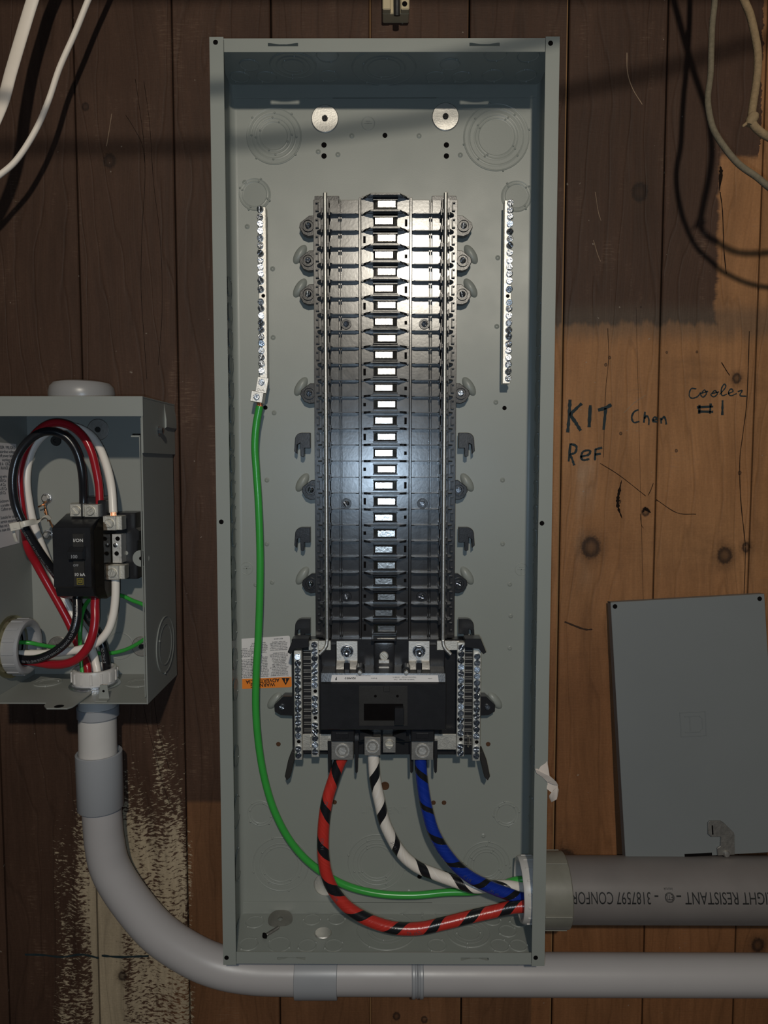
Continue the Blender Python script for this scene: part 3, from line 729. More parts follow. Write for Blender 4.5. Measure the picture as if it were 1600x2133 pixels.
# lug on the left bar
q = at(547, 802, -.030); q2 = at(536, 827, -.036)
lug = thing('wire_lug', 'two-screw aluminium lug clamping the green wire under the left ground bar', 'lug', at(541, 845, -.022))
rt = Matrix.Translation(q) @ Matrix.Rotation(radians(10), 4, 'Y') @ Matrix.Translation(-q)
MB().box(q.x-.0063, q.x+.0063, -.0335, -.029, q.z-.0090, q.z+.0085, .0003, rt).build('tongue', ALU, lug)
rt2 = Matrix.Translation(q2) @ Matrix.Rotation(radians(10), 4, 'Y') @ Matrix.Translation(-q2)
MB().box(q2.x-.0070, q2.x+.0070, -.0390, -.0220, q2.z-.0060, q2.z+.0060, .0004, rt2).build('clamp_body', ALU, lug)
inst('lug_screw', SCREW_N, lug, (q.x-.0003, -.0345, q.z+.0030), (0, .5, 0)); inst('lug_screw', SCREW_N, lug, (q2.x, -.0400, q2.z), (0, 1, 0))
text_on('CU-AL', .0032, RUST, lug, (q.x-.0012, -.0336, q.z-.0060), (1,0,-.17), (.17,0,1), 'stamped_lettering')

NY = -.050
def nbar(label, px, py0, py1, n, skip, first, step, grp):
    return terminal_bar('neutral_bar', label, px, py0, px, py1, NY, [first+step*k for k in range(n)], skip, SCREW_N, .0090, .009, NICKEL, cat='neutral bar')
nbar('outermost left neutral bar beside the black main breaker, sixteen bright screws', 621, 1355, 1583, 16, (13,), 1368, 13.65, None)
nbar('inner left neutral bar between black ladder and main breaker', 656, 1335, 1577, 17, (7, 11), 1343, 13.9, None)
nbar('inner right neutral bar between main breaker and black ladder', 960, 1338, 1576, 17, (14,), 1348, 13.75, None)
nbar('outermost right neutral bar beside the black main breaker', 993, 1350, 1585, 16, (13,), 1367, 13.8, None)

# ---------------------------------------------------------------- main breaker with its mounting base
za = at(800, 1338, -.045).z; zb_ = at(800, 1582, -.04).z
mbk = thing('main_breaker', 'large black main breaker block across the lower part of the tall box', 'circuit breaker', (X0, -.03, at(800, 1525, -.03).z))
m = MB()
m.box(at(608,1400,-.03).x, at(1000,1400,-.03).x, -.030, -.014, at(800,1572,-.03).z, at(800,1332,-.03).z, .0006)
m.box(at(690,1400,-.03).x, at(915,1400,-.03).x, -.040, -.028, at(800,1545,-.04).z, at(800,1332,-.04).z, .0006)
m.build('mounting_base', BLACK, mbk)
# ladders between bars
for pa, pb in ((632, 648), (969, 984)):
    xa, xb = at(pa, 1460, -.045).x, at(pb, 1460, -.045).x
    m = MB(); m.box(xa, xb, -.0400, -.028, at(800,1573,-.045).z, at(800,1345,-.045).z, .0003)
    lad = m.build('terminal_ladder', BLACK, mbk)
    rung = mesh_only(MB().box(xa-xb, 0, -.0012, .002, -.00035, .00035), 'ladder_rung', STEEL_DULL)
    for k in range(15):
        z = at(800, 1357+13.7*k, -.045).z
        inst('ladder_rung', rung, lad, (xb, -.0400, z)); inst('ladder_rung', rung, lad, (xb, -.0400, z-.0025))
xl, xr = at(668, 1460, -.078).x, at(929, 1460, -.078).x
zt = at(800, 1425, -.078).z; zbm = at(800, 1521, -.078).z; ztt = at(800, 1400, -.070).z
m = MB(); m.prism([(-.040, zbm), (-.0765, zbm), (-.078, zbm+.0015), (-.078, zt), (-.0745, zt+.0015), (-.072, zt+.0105), (-.066, ztt-.002), (-.055, ztt), (-.040, ztt)], 'x', xl, xr, .0004)
m.build('breaker_body', BLACK, mbk)
cx0, cx1 = at(749, 1460, -.079).x, at(848, 1460, -.079).x
fy = -.0792
wx0, wx1 = at(758,1480,fy).x, at(840,1480,fy).x; wz0, wz1 = at(800,1501,fy).z, at(800,1466,fy).z
pz0, pz1 = at(800,1512,fy).z, at(800,1430,fy).z
m = MB(); bb = (fy, -.0778)
m.box(cx0, cx1, *bb, wz1, pz1); m.box(cx0, cx1, *bb, pz0, wz0); m.box(cx0, wx0, *bb, wz0, wz1); m.box(wx1, cx1, *bb, wz0, wz1)
m.build('front_plate', BLACK_MATT, mbk)
MB().box(wx0, wx1, -.0782, -.0779, wz0, wz1).build('window_recess', HOLE, mbk)
m = MB(); m.box(wx0-.0004, wx1+.0004, fy-.0004, fy+.0002, wz0-.0006, wz0); m.box(wx0-.0006, wx0, fy-.0004, fy+.0002, wz0, wz1); m.build('window_edge', BLACK_MATT, mbk)
m = MB(); hx0, hx1 = at(822,1490,-.084).x, at(842,1490,-.084).x; hz0, hz1 = at(800,1508,-.084).z, at(800,1474,-.084).z
m.box(hx0, hx1, -.0870, -.078, hz0, hz1, .0006); m.build('toggle_handle', BLACK, mbk)
for px in (782, 828):
    q = at(px, 1450, fy); MB().lathe([(0,.0001),(.0013,.0001),(.0016,0)], axm(q, '-y'), 12).build('pin_hole', HOLE, mbk)
q0, q1 = at(799, 1440, fy), at(812, 1429, fy)
m = MB(); m.box(q0.x, q1.x, fy-.0016, fy, q0.z-.0002, q1.z, .0003); m.build('latch_tab', BLACK_MATT, mbk)
for sx, xx_ in ((-1, cx0), (1, cx1)): MB().box(xx_-.0004 if sx < 0 else xx_-.0004, xx_+.0004, -.0796, -.0775, pz0, pz1).build('edge_rib', BLACK_MATT, mbk)
# sloping rating label on the shoulder
A = Vector((at(689,1422,-.0745).x, -.0742, zt+.0016)); up = Vector((0, .0026, .0090)).normalized()
lx1 = at(914,1418,-.0745).x; hgt = .0092
m = MB(); b = m.b
vv = [b.verts.new(A+Vector((dx,0,0))+up*h+Vector((0,-.0006,0))) for dx, h in ((0,0),(lx1-A.x,0),(lx1-A.x-.0008,hgt*.8),(.0012,hgt*.8))]; b.faces.new(vv)
m.build('rating_label', LABEL_W, mbk)
def lab(s, fx, h, size, bold=0.0): text_on(s, size, INK, mbk, A+Vector(((lx1-A.x)*fx,-.0007,0))+up*hgt*h, (-1,0,0), -up, 'lettering', bold)
lab('F', .05, .4, .0042, .0002); lab('SQUARE D', .18, .42, .0026, .0001); lab('Breaker', .40, .42, .0022); lab('Disjoncteur principal   120/240 V~', .68, .55, .0019); lab('Suitable for use as main   10 kA', .68, .28, .0018); lab('LISTED', .92, .42, .0016)
lab('Interruptor automatico 200A', .30, .72, .0014)
for px in (749.5, 846.5):
    q = at(px, 1402, -.076); MB().lathe([(0,.0005),(.0022,.0003),(.0027,-.001),(.0027,-.02),(0,-.02)], axm(q, '-y'), 18).build('rivet', ALU, mbk)
    MB().lathe([(.0028,-.006),(.0046,-.006),(.0052,-.020)], axm((q.x, q.y, q.z+.001), '-y'), 18).build('rivet_sleeve', BLACK, mbk)
# line-side tin plates with studs
for px in (723, 873):
    x0_, x1_ = at(px-22, 1360, -.05).x, at(px+22, 1360, -.05).x
    zA, zB, zC = at(px, 1336, -.05).z, at(px, 1376, -.05).z, at(px, 1401, -.058).z
    m = MB(); m.prism([(-.048, zA), (-.050, zA), (-.0500, zB), (-.0540, zB-.0022), (-.0600, zC), (-.058, zC), (-.052, zB-.0020), (-.048, zB)], 'x', x0_, x1_, .0003)
    pl = m.build('tinned_plate', TINPLATE, mbk)
    q = at(px, 1356, -.051)
    m = MB(); m.lathe([(0,.0030),(.0030,.0030),(.0052,.0030),(.0060,.0022),(.0070,.0016),(.0072,0)], axm(q, '-y'), 6, smooth=False); m.lathe([(.0076,0),(.0072,.0014),(.004,.0014)], axm(q, '-y'), 24)
    pr = [(0,.0125),(.0020,.0123)]
    for k in range(7): pr += [(.0026,.0118-k*.0013), (.0021,.0112-k*.0013)]
    m.lathe(pr, axm(q, Vector((0,-1,-.12))), 14); m.build('stud_and_nut', ZINC, mbk)
    MB().box(at(px-6,1390,-.06).x, at(px+6,1390,-.06).x, -.0640, -.052, at(px,1400,-.06).z, at(px,1379,-.06).z, .0008).build('cable_guide', BLACK, mbk)
# centre housing
xa, xb = at(779,1360,-.055).x, at(822,1360,-.055).x
m = MB(); m.box(xa, xb, -.0520, -.036, at(800,1397,-.055).z, at(800,1340,-.055).z, .0025, None, 2); m.box(at(774,1340,-.055).x, at(827,1340,-.055).x, -.0560, -.036, at(800,1336,-.055).z, at(800,1331,-.055).z, .0006)
m.build('centre_housing', BLACK, mbk)
q = at(800, 1366, -.053); inst('hex_screw', SCREW_SLOT, mbk, (q.x, q.y, q.z), (0, .8, 0))
for py, h in ((1378, .0045), (1393, .005)):
    q = at(800, py, -.0525); MB().box(q.x-.0065, q.x+.0065, -.0535, -.051, q.z-h/2, q.z+h/2, .0008).build('metal_clip', TINPLATE, mbk)
for s_, px in ((-1, 700), (1, 895)):          # black side shoulders of the terminal compartment
    x = at(px, 1370, -.05).x; m = MB(); m.box(min(x, x+s_*.018), max(x, x+s_*.018), -.0460, -.03, at(800,1400,-.05).z, at(800,1345,-.05).z, .001); m.build('side_shoulder', BLACK, mbk)
# lower lugs
def lower_lug(px, py, w, h, r, label=None, mat=STEEL_DULL):
    q = at(px, py, -.060); m = MB(); m.box(q.x-w/2, q.x+w/2, -.060, -.036, q.z-h/2, q.z+h/2, .0005)
    lg = m.build('lug', mat, mbk)
    MB().lathe([(r+.0006,-.0005),(r+.0004,.0009),(r-.0010,.0009),(r-.0018,-.0004),(r*.5,-.0016),(0,-.0030)], axm((q.x, -.0600, q.z), '-y'), 26).build('clamp_screw', TINPLATE, lg)
    MB().lathe([(r*.62,.0003),(0,.0003)], axm((q.x, -.0604, q.z), '-y'), 6, smooth=False).build('hex_socket', TINPLATE, lg)
    return q
lower_lug(713, 1564, .0255, .0220, .0078); lower_lug(776, 1555, .0190, .0215, .0074); lower_lug(880, 1564, .0255, .0220, .0078)
q = at(811, 1551, -.058); MB().box(q.x-.0075, q.x+.0075, -.056, -.036, q.z-.0105, q.z+.0085, .0004).build('bonding_lug', STEEL_DULL, mbk)
inst('slotted_screw', SCREW_SLOT, mbk, (q.x, -.0575, q.z), (0, .1, 0))
for px0, px1 in ((689, 738), (857, 905)):     # black shrouds above lugs and side blades
    m = MB(); m.box(at(px0,1535,-.07).x, at(px1,1535,-.07).x, -.066, -.038, at(800,1545,-.066).z, at(800,1519,-.066).z, .0012); m.box(at(px0+10,1535,-.067).x, at(px1-12,1535,-.067).x, -.0672, -.064, at(800,1538,-.067).z, at(800,1528,-.067).z, .0004); m.build('lug_shroud', BLACK, mbk)
for px in (687, 743, 857, 907):
    q = at(px, 1575, -.045); m = MB(); m.prism([(q.x-.0022, q.z+.020), (q.x+.0022, q.z+.020), (q.x+.0014, q.z-.017), (q.x, q.z-.019), (q.x-.0014, q.z-.017)], 'y', -.050, -.036, .0003); m.build('barrier_blade', BLACK, mbk)
for s_ in (-1, 1):
    xi, xo = at(800+s_*20-2, 1530, -.055).x, at(800+s_*48-2, 1530, -.055).x; zt_, zb2 = at(800,1521,-.055).z, at(800,1541,-.055).z
    m = MB(); m.prism([(xo, zt_), (xo, zb2), (xi, (zt_+zb2)/2)], 'y', -.058, -.045); m.build('wire_ramp', BLACK, mbk)
# bare tin neutral strap ends
for p0, p1 in (((630,1528),(700,1562)), ((905,1528),(952,1560))):
    a = at(*p0, -.040); c = at(*p1, -.040); MB().box(a.x, c.x, -.0420, -.040, c.z, a.z, .0003).build('neutral_strap', NICKEL, mbk)
for px, s_ in ((632,-1),(979,1)):             # curled strap
    a = at(px+6, 1545, -.044); m = MB(); m.lathe([(.0050,-.006),(.0066,-.006),(.0066,.006),(.0050,.006)], axm((a.x, -.044, a.z), Vector((0,0,1))), 16, pi*.9, pi*2.1, closed=True); m.build('curled_strap', NICKEL, mbk)
for s_, px in ((-1, 668), (1, 935)):
    a = at(px, 1345, -.046); m = MB(); m.box(a.x-.014, a.x+.012, -.047, -.045, a.z-.005, a.z+.006, .0004); m.build('rail_foot', NICKEL, mbk)
# corner caps, feet, lower arms
for s_, px in ((-1, 622), (1, 990)):
    a = at(px, 1340, -.055); x, z = a.x, a.z
    m = MB(); m.prism([(x-s_*.012, z+.006), (x+s_*.006, z+.006), (x+s_*.0125, z-.010), (x+s_*.009, z-.012), (x+s_*.004, z-.006), (x-s_*.012, z-.004)], 'y', -.058, -.040, .0006); m.build('corner_cap', BLACK, mbk)
for s_, px in ((-1, 592), (1, 1011)):
    a = at(px, 1470, -.018); x, z = a.x, a.z
    pts = [(x-s_*.018, z+.0125), (x+s_*.0005, z+.0125), (x+s_*.0115, z+.002), (x+s_*.011, z-.006), (x+s_*.004, z-.0105), (x-s_*.018, z-.0115)]
    m = MB(); m.prism(pts, 'y', -.022, -.006, .0006); m.build('mounting_foot', BLACK, mbk)
    inst('screw', SCREW, mbk, (x+s_*.002, -.0230, z), (0, .4, 0))
    h = at(px+s_*20, 1459, BK); inst('pressed_hump', HUMP, panel, (h.x, h.y+.0006, h.z), (0, s_*radians(52), 0))
    a = at(800+s_*203-(0 if s_ < 0 else 0), 1588, -.030); a = at(604 if s_ < 0 else 1010, 1588, -.030); x, z = a.x, a.z
    m = MB(); m.prism([(x-s_*.0035, z+.017), (x-s_*.0085, z+.016), (x-s_*.0015, z-.014), (x+s_*.0025, z-.018), (x+s_*.0050, z-.013), (x+s_*.0010, z+.006)], 'y', -.040, -.022, .0006); m.build('lower_arm', BLACK_MATT, mbk)

# ---------------------------------------------------------------- warning label
c4 = [at(495,1331,BK), at(604,1324,BK), at(608,1431,BK), at(499,1435,BK)]
wl = thing('warning_label', 'white and orange warning sticker, printed upside down, behind the green wire', 'label', c4[3])
def quadlab(frac0, frac1, mat, name, lift):
    b_ = MB(); tl, tr, br, bl = c4; L0 = tl.lerp(bl, frac0); L1 = tl.lerp(bl, frac1); R0 = tr.lerp(br, frac0); R1 = tr.lerp(br, frac1)
    r = .0022; e = (R0-L0).normalized(); d = (L1-L0).normalized(); pts = []
    for (cn, ux, uz, on) in ((L0, e, d, frac0 == 0), (R0, -e, d, frac0 == 0), (R1, -e, -d, frac1 == 1), (L1, e, -d, frac1 == 1)):
        if not on: pts.append([cn]); continue
        arc = [cn + ux*r*(1-cos(a)) + uz*r*(1-sin(a)) for a in [pi/2*k/4 for k in range(5)]]
        pts.append(arc if cn in (L0, R1) else arc[::-1])
    vs_ = [b_.b.verts.new(p+Vector((0,-lift,0))) for pp in pts for p in pp]
    f = b_.b.faces.new(vs_); ex = bmesh.ops.extrude_face_region(b_.b, geom=[f]); bmesh.ops.translate(b_.b, vec=(0,lift*.9,0), verts=[v for v in ex['geom'] if isinstance(v, bmesh.types.BMVert)])
    return b_.build(name, mat, wl, sharp=False)
quadlab(0, .80, LABEL_W, 'text_panel', .0004); quadlab(.80, 1, LABEL_O, 'orange_band', .0004)
ew = (c4[1]-c4[0]).normalized(); dn = (c4[3]-c4[0]).normalized()
def wtext(s, u, v, size, mat=INK, bold=0.0, align='CENTER', sq=1.0):
    p = c4[0] + ew*(c4[1]-c4[0]).length*u + dn*(c4[3]-c4[0]).length*v + Vector((0,-.0007,0)); text_on(s, size, mat, wl, p, -ew, dn, 'lettering', bold, align, squash=sq)
wtext('WARNING', .45, .945, .0062, INK, .00012); wtext('ADVERTENCIA', .45, .865, .0062, INK, .00012)
p = c4[0] + ew*(c4[1]-c4[0]).length*.89 + dn*(c4[3]-c4[0]).length*.90 + Vector((0,-.0007,0))
m = MB(); m.prism([(p.x-.0050, p.z+.0040), (p.x+.0050, p.z+.0040), (p.x, p.z-.0050)], 'y', p.y-.0001, p.y); m.build('warning_triangle', INK, wl)
wtext('!', .89, .885, .0060, LABEL_O, .0004)
P1 = ['This equipment is designed','and tested by Square D to','performance levels which','exceed Underwriters','Laboratories Standards.','Use of Other than Square D','Circuit Breakers May','Adversely Affect User','Safety and Impact','Reliability. Square D','disclaims all liability for','damage, injury or loss','performance caused by the','use or failure of non-Square','D circuit breakers.','','Allowing petroleum based','paint, solvents or sprays to','contact the non-metallic','parts of the product may','adversely affect user safety','and impair reliability.','','45271-650-03']
P2 = ['Este equipo esta disenado','y probado por Square D con','niveles de funcionamiento','que exceden las normas UL.','El uso de interruptores que','no sean Square D puede','afectar adversamente la','seguridad del usuario y la','fiabilidad. Square D no se','responsabiliza por danos,','lesiones o perdidas que','resulten del uso o falla de','interruptores que no sean','Square D.','','Si permite que pintura,','solventes o aerosoles','hechos a base de petroleo','entren en contacto con las','partes no metalicas, puede','afectar adversamente la','seguridad del usuario.']
P3 = ['Cet appareil est concu et','essaye par Square D selon','des niveaux qui depassent','les normes UL. Utiliser des','disjoncteurs autres que','Square D peut affecter la','securite et la fiabilite.','Square D decline toute','responsabilite pour les','dommages, blessures ou','pertes causes par des','disjoncteurs non Square D.','','Ne pas laisser peinture,','solvants ou aerosols a','base de petrole entrer en','contact avec les pieces','non metalliques du','produit.']
for col, (u, par) in enumerate(((.78, P1), (.40, P2), (.13, P3))):
    for k, s_ in enumerate(par):
        if s_: wtext(s_, u, .775-k*.0318, .00215, INK, .00002, sq=.92)

# ---------------------------------------------------------------- cables in the tall box
def cable(name, label, pts, r, mat, cat='cable', grp=None, n=10, part=None, seg=18, flat=1.0):
    path = spline([at(*p) for p in pts], n); t = thing(name, label, cat, path[0], grp)
    tube(part or 'insulation', path, r, mat, t, seg, flat=flat); return t, path
gc, gpath = cable('ground_wire', 'long green ground wire curving down the left side of the tall box', [(541,846,-.030),(534,885,-.029),(531,930,-.028),(534,980,-.028),(538,1040,-.028),(540.5,1100,-.028),(542,1170,-.028),(541,1250,-.028),(538,1330,-.028),(534,1400,-.028),(533,1480,-.028),(540,1560,-.027),(553,1630,-.025),(574,1695,-.023),(607,1755,-.020),(652,1803,-.018),(715,1842,-.017),(785,1861,-.017),(860,1865,-.017),(930,1859,-.018),(985,1857,-.022),(1035,1847,-.028),(1075,1834,-.034),(1120,1834,-.038),(1180,1836,-.04)], .0044, GREEN, 'wire')
st = MB(); q = gpath[0]
for k in range(9):
    a = 2*pi*k/9; st.cyl((q.x+.0028*cos(a), q.y+.0028*sin(a), q.z-.001), .0007, .012, 'z', 8)
st.cyl((q.x, q.y, q.z-.001), .0024, .012, 'z', 8); st.build('copper_strands', COPPER, gc)
rc, rpath = cable('service_cable', 'thick black cable spiral-wrapped in red tape, looping lowest across the tall box', [(716,1572,-.050),(706,1592,-.050),(694,1626,-.052),(682,1665,-.055),(675.5,1706,-.058),(673,1747,-.060),(674,1785,-.062),(680.5,1822,-.064),(695,1855,-.065),(720,1886,-.066),(753,1909,-.067),(790,1925,-.067),(828,1934,-.067),(875,1934,-.067),(923,1924,-.066),(979,1910,-.064),(1027,1899,-.062),(1073,1889,-.063),(1120,1888,-.066),(1190,1889,-.068)], .0070, WRAP_RED)
wc, wpath = cable('service_cable', 'thick black cable spiral-wrapped in white tape, middle of the three', [(776,1560,-.046),(778,1580,-.046),(780.5,1616,-.045),(785,1644,-.044),(791.5,1673,-.043),(800,1710,-.041),(813,1740,-.040),(829,1768,-.038),(849,1791,-.036),(875,1809,-.035),(903,1820,-.034),(927,1829,-.034),(953,1838,-.035),(985,1848,-.037),(1020,1847,-.039),(1055,1846,-.041),(1083,1849,-.040),(1120,1850,-.037),(1190,1850,-.034)], .0068, WRAP_WHITE)
bc, bpath = cable('service_cable', 'thick cable covered in blue tape with thin black bands, rightmost of the three', [(876,1572,-.050),(877,1599,-.051),(879.5,1627,-.052),(885,1664,-.054),(892,1696,-.056),(902,1730,-.058),(916,1758,-.059),(933,1783,-.060),(955,1808,-.060),(981,1828,-.059),(1008,1842,-.058),(1036,1854,-.057),(1064,1864,-.056),(1090,1872,-.053),(1140,1876,-.049),(1190,1876,-.047)], .0070, WRAP_BLUE)
for s_, pth, t_, st_, r_ in (('79', rpath, rc, .055, .0070), ('OR 91', rpath, rc, .097, .0070), ('OR', rpath, rc, .165, .0070), ('T6  (67)', rpath, rc, .262, .0070), ('C US', bpath, bc, .150, .0070), ('-91 us', bpath, bc, .185, .0070), ('21 91', wpath, wc, .115, .0068)):
    text_tube(s_, .0052, PRINT_DARK, t_, pth, r_, st_, .1, False)

# right side conduit: bushing, coupling, big pipe
CZ = at(1400, 1853, -.050).z; CY = -.0500
bush = thing('conduit_bushing', 'light grey ribbed plastic bushing where the three taped cables leave on the right', 'bushing', (.17, CY, CZ-.036))
m = MB(); m.lathe([(.0300,-.001),(.0300,.0160),(.0320,.0185),(.0350,.0185),(.0362,.0165),(.0366,.0010),(.0366,-.001)], axm((HX-.0030, CY, CZ), '-x'), 48)
m.build('ring', BUSH, bush)
rb = mesh_only(MB().box(-.0012, .0002, -.0014, .0014, -.0006, .0006), 'rib', BUSH)
m0 = MB(); m0.box(-.0165, -.0035, -.0012, .0012, -.0006, .0006, .0003); RBM = mesh_only(m0, 'rib', BUSH)
for k in range(16):
    a = 2*pi*k/16
    inst('rib', RBM, bush, (HX-.0005, CY-.0366*cos(a), CZ+.0366*sin(a)), (-a + (0 if False else 0) + pi/2, 0, 0))
cp = thing('conduit_adapter', 'olive grey eight-sided plastic adapter between the tall box and the big conduit', 'conduit fitting', (HX+.001, CY, CZ-.042))
xe = at(1196, 1853, -.09).x
m = MB(); m.lathe([(.032, 0), (.0415, 0), (.0415, .001), (.0415, xe-HX-.0012), (.0400, xe-HX), (.0370, xe-HX)], axm((HX+.0004, CY, CZ), 'x'), 40)
for a in (radians(100), radians(200), radians(20), radians(-40), radians(-120), radians(155)):
    mm = Matrix.Translation((HX+.0006, CY, CZ)) @ Matrix.Rotation(a, 4, 'X'); m.box(0, xe-HX-.002, -.0012, .0012, .0405, .0432, .0004, mm)
m.build('hub', PVC_OLIVE, cp)
big = thing('large_conduit', 'big grey plastic conduit with black lettering running out to the right', 'conduit', (xe+.001, CY, CZ-.0365))
bp = [Vector((xe-.004, CY, CZ)), Vector((.35, CY, CZ)), Vector((.5, CY, CZ)), Vector((.62, CY, CZ)), Vector((.75, CY, CZ))]
bpth = spline(bp, 3); tube('pipe', bpth, .0368, PVC_DIRTY, big, 56)
def ptext(s, px0, px1, size, ang=.12):
    x0_ = at(px0, 1868, CY-.036).x; x1_ = at(px1, 1868, CY-.036).x
    b = text_bm(s, size, 'LEFT'); xs_ = [v.co.x for v in b.verts]; wd_ = max(xs_)-min(xs_); b.free()
    text_tube(s, size, INK, big, bpth, .0368, x1_-bp[0].x, ang, True, squash=(x1_-x0_)/wd_)
ANG = -.33
ptext('LIGHT RESISTANT', 1430, 1612, .0185, ANG); ptext('-', 1412, 1422, .0185, ANG); ptext('3187597 CONFORM', 1178, 1358, .0185, ANG); ptext('-', 1366, 1374, .0185, ANG)
ptext('ETL', 1388, 1404, .0085, ANG-.02); ptext('Intertek', 1386, 1405, .0040, ANG-.24)
m = MB(); cxr = at(1396, 1870, CY-.036).x
for rr in (.0052, .0043):
    pv = None; ring = []
    for k in range(29):
        a = 2*pi*k/28; row = []
        for r_ in (rr-.00028, rr+.00028):
            dx, dv = r_*cos(a), r_*sin(a); th = ANG+dv/.0368
            Nn = Vector((0,-1,0)); Bb = Vector((1,0,0)).cross(Nn)
            row.append(m.b.verts.new(Vector((cxr+dx, CY, CZ)) + (Nn*cos(th)+Bb*sin(th))*.03697))
        if pv: m.b.faces.new((pv[0], row[0], row[1], pv[1]))
        pv = row
m.build('round_mark', INK, big)

# ---------------------------------------------------------------- lower pvc run
PY = -.026
pv1 = thing('pvc_conduit', 'short light grey plastic conduit below the small box', 'conduit', at(203, 1590, -.045))
vy = -.045; xv = at(204, 1530, vy).x; z_top = at(204, 1474, vy).z
el = [at(205,1590,vy), at(209,1640,vy), at(213,1700,-.043), at(218,1755,-.041), at(231,1810,-.039), at(270,1874,-.036), at(328,1941,-.033), at(397,1988,-.030), at(460,2014,-.028), at(530,2026,-.027), at(615,2029,PY), at(640,2029,PY)]
tube('pipe', spline([Vector((xv+.001, vy, z_top+.012)), Vector((xv, vy, z_top-.02)), at(205,1590,vy), at(206,1600,vy)], 4), .0215, BUSH, pv1, 40)
MB().lathe([(.0212,0),(.0228,0),(.0236,.001),(.0236,.012),(.0212,.012)], axm((xv+.001, vy, at(203,1492,vy).z), 'z'), 40).build('adapter_collar', PVC_COUP, pv1)
pv2 = thing('pvc_elbow', 'grey plastic conduit elbow sweeping from the small box to the floor-level run', 'conduit', el[-1])
tube('bend', spline(el[1:], 8), lambda t: .0222+.0016*t, PVC, pv2, 40)
c1 = thing('pvc_coupling', 'grey plastic coupling above the elbow under the small box', 'coupling', at(207, 1685, vy))
a = at(206,1566,vy); c = at(210,1680,vy); axd = (a-c).normalized(); Lc = (a-c).length
MB().lathe([(.0218,.002),(.0222,0),(.0258,0),(.0262,.0006),(.0262,Lc-.0006),(.0256,Lc),(.0236,Lc),(.0220,Lc-.003)], axm(c, axd), 48).build('sleeve', PVC_COUP, c1)
zh = at(900, 2029, PY).z
pv3 = thing('pvc_conduit', 'long light grey plastic conduit running below the tall box to the right edge', 'conduit', (at(700,2029,PY).x, PY, zh-.024))
tube('pipe', spline([Vector((at(640,2029,PY).x, PY, zh)), Vector((.1, PY, zh)), Vector((.4, PY, zh)), Vector((.85, PY, zh))], 4), .0238, PVC, pv3, 44)
c2 = thing('pvc_coupling', 'grey plastic coupling directly below the tall box', 'coupling', (at(612,2030,PY).x, PY, zh-.026))
xa, xb = at(612,2030,PY-.02).x, at(702,2030,PY-.02).x
MB().lathe([(.0238,0),(.0268,0),(.0276,.0006),(.0276,xb-xa-.0006),(.0268,xb-xa),(.0240,xb-xa)], axm((xa, PY, zh), 'x'), 48).build('sleeve', PVC_COUP, c2)
s3 = thing('pipe_strap', 'narrow glossy grey strap round the lower conduit', 'pipe strap', (at(870,2060,PY).x, PY, zh-.026))
xs_ = at(858,2030,PY-.02).x; w_ = at(883,2030,PY-.02).x-xs_
MB().lathe([(.0238,0),(.0252,0),(.0262,.001),(.0262,w_*.28),(.0250,w_*.36),(.0250,w_*.42),(.0264,w_*.5),(.0250,w_*.58),(.0250,w_*.64),(.0262,w_*.72),(.0262,w_-.001),(.0252,w_),(.0238,w_)], axm((xs_, PY, zh), 'x'), 48).build('band', PVC_COUP, s3)

# ---------------------------------------------------------------- small disconnect box, left
SX1 = -.2543; SX0 = -.4300; SD = -.110; SZ0 = -.1969; SZ1 = at(300, 826, SD).z
sb = thing('disconnect_box', 'small open grey steel disconnect box at the left edge', 'electrical box', ((SX0+SX1)/2, 0, SZ0))
tck = .0014
MB().box(SX0, SX1, -.003, -.0005, SZ0, SZ1-.006, .0003).build('back_plate', PAINT_BOX, sb)
swr = MB().box(SX1-tck, SX1, SD, -.0005, SZ0, SZ1-.004, .0003).build('side_wall', PAINT_BOX, sb)
swl = MB().box(SX0, SX0+tck, SD, -.0005, SZ0, SZ1-.004, .0003).build('side_wall', PAINT_BOX, sb)
bt = MB().box(SX0+tck, SX1-tck, SD+.0005, -.003, SZ0, SZ0+tck, .0003).build('bottom_plate', PAINT_BOX, sb)
hz = at(150, 867, SD-.002).z
m = MB()                                       # hood: sloped top, front lip, side skirts
m.prism([(SD-.0035, hz), (SD-.0035, SZ1), (-.0005, SZ1+.001), (-.0005, SZ1-.0012), (SD-.0018, SZ1-.0016), (SD-.0018, hz)], 'x', SX0-.002, SX1+.0025, .0003)
m.box(SX1+.0006, SX1+.0022, SD-.0034, -.0005, at(300,944,SD).z, SZ1-.0002, .0003); m.box(SX0-.0020, SX0-.0006, SD-.0034, -.0005, at(300,944,SD).z, SZ1-.0002, .0003)
m.prism([(SX1+.0022, SZ1-.001), (SX1+.0045, SZ1-.020), (SX1+.0045, SZ1-.028), (SX1+.0022, SZ1-.030)], 'y', -.040, -.0005, .0003)
m.build('rain_hood', PAINT_BOX, sb)
# rolled right front edge stop
q0 = at(291, 905, SD+.012); 
m = MB(); m.box(SX1-.0075, SX1-.0064, SD+.0120, SD+.014, SZ0+.004, at(291,908,SD).z, .0003); m.box(at(271,905,SD+.01).x, SX1-.0064, SD+.012, SD+.014, at(291,908,SD).z-.0008, at(291,906,SD).z, .0003); m.build('door_stop_edge', PAINT_BOX, sb)
q = atx(330, 897, SX1+.0022)
hs = MB(); hs.lathe([(0,.0060),(.0030,.0055),(.0038,.0050),(.0038,.0012),(.0055,.0008),(.0055,0)], axm((SX1+.0024, q.y, q.z), 'x'), 6, smooth=False); hs.cyl((SX1-.0120, q.y, q.z), .0016, .016, 'x', 12)
hs.build('hood_screw', ZINC, sb)
for c_, rr in ((atx(344,1342,SX1), [.0330,.0240]),): knock(sb, (SX1, c_.y, c_.z), 'x', rr, 1, mat=PAINT_BOX)
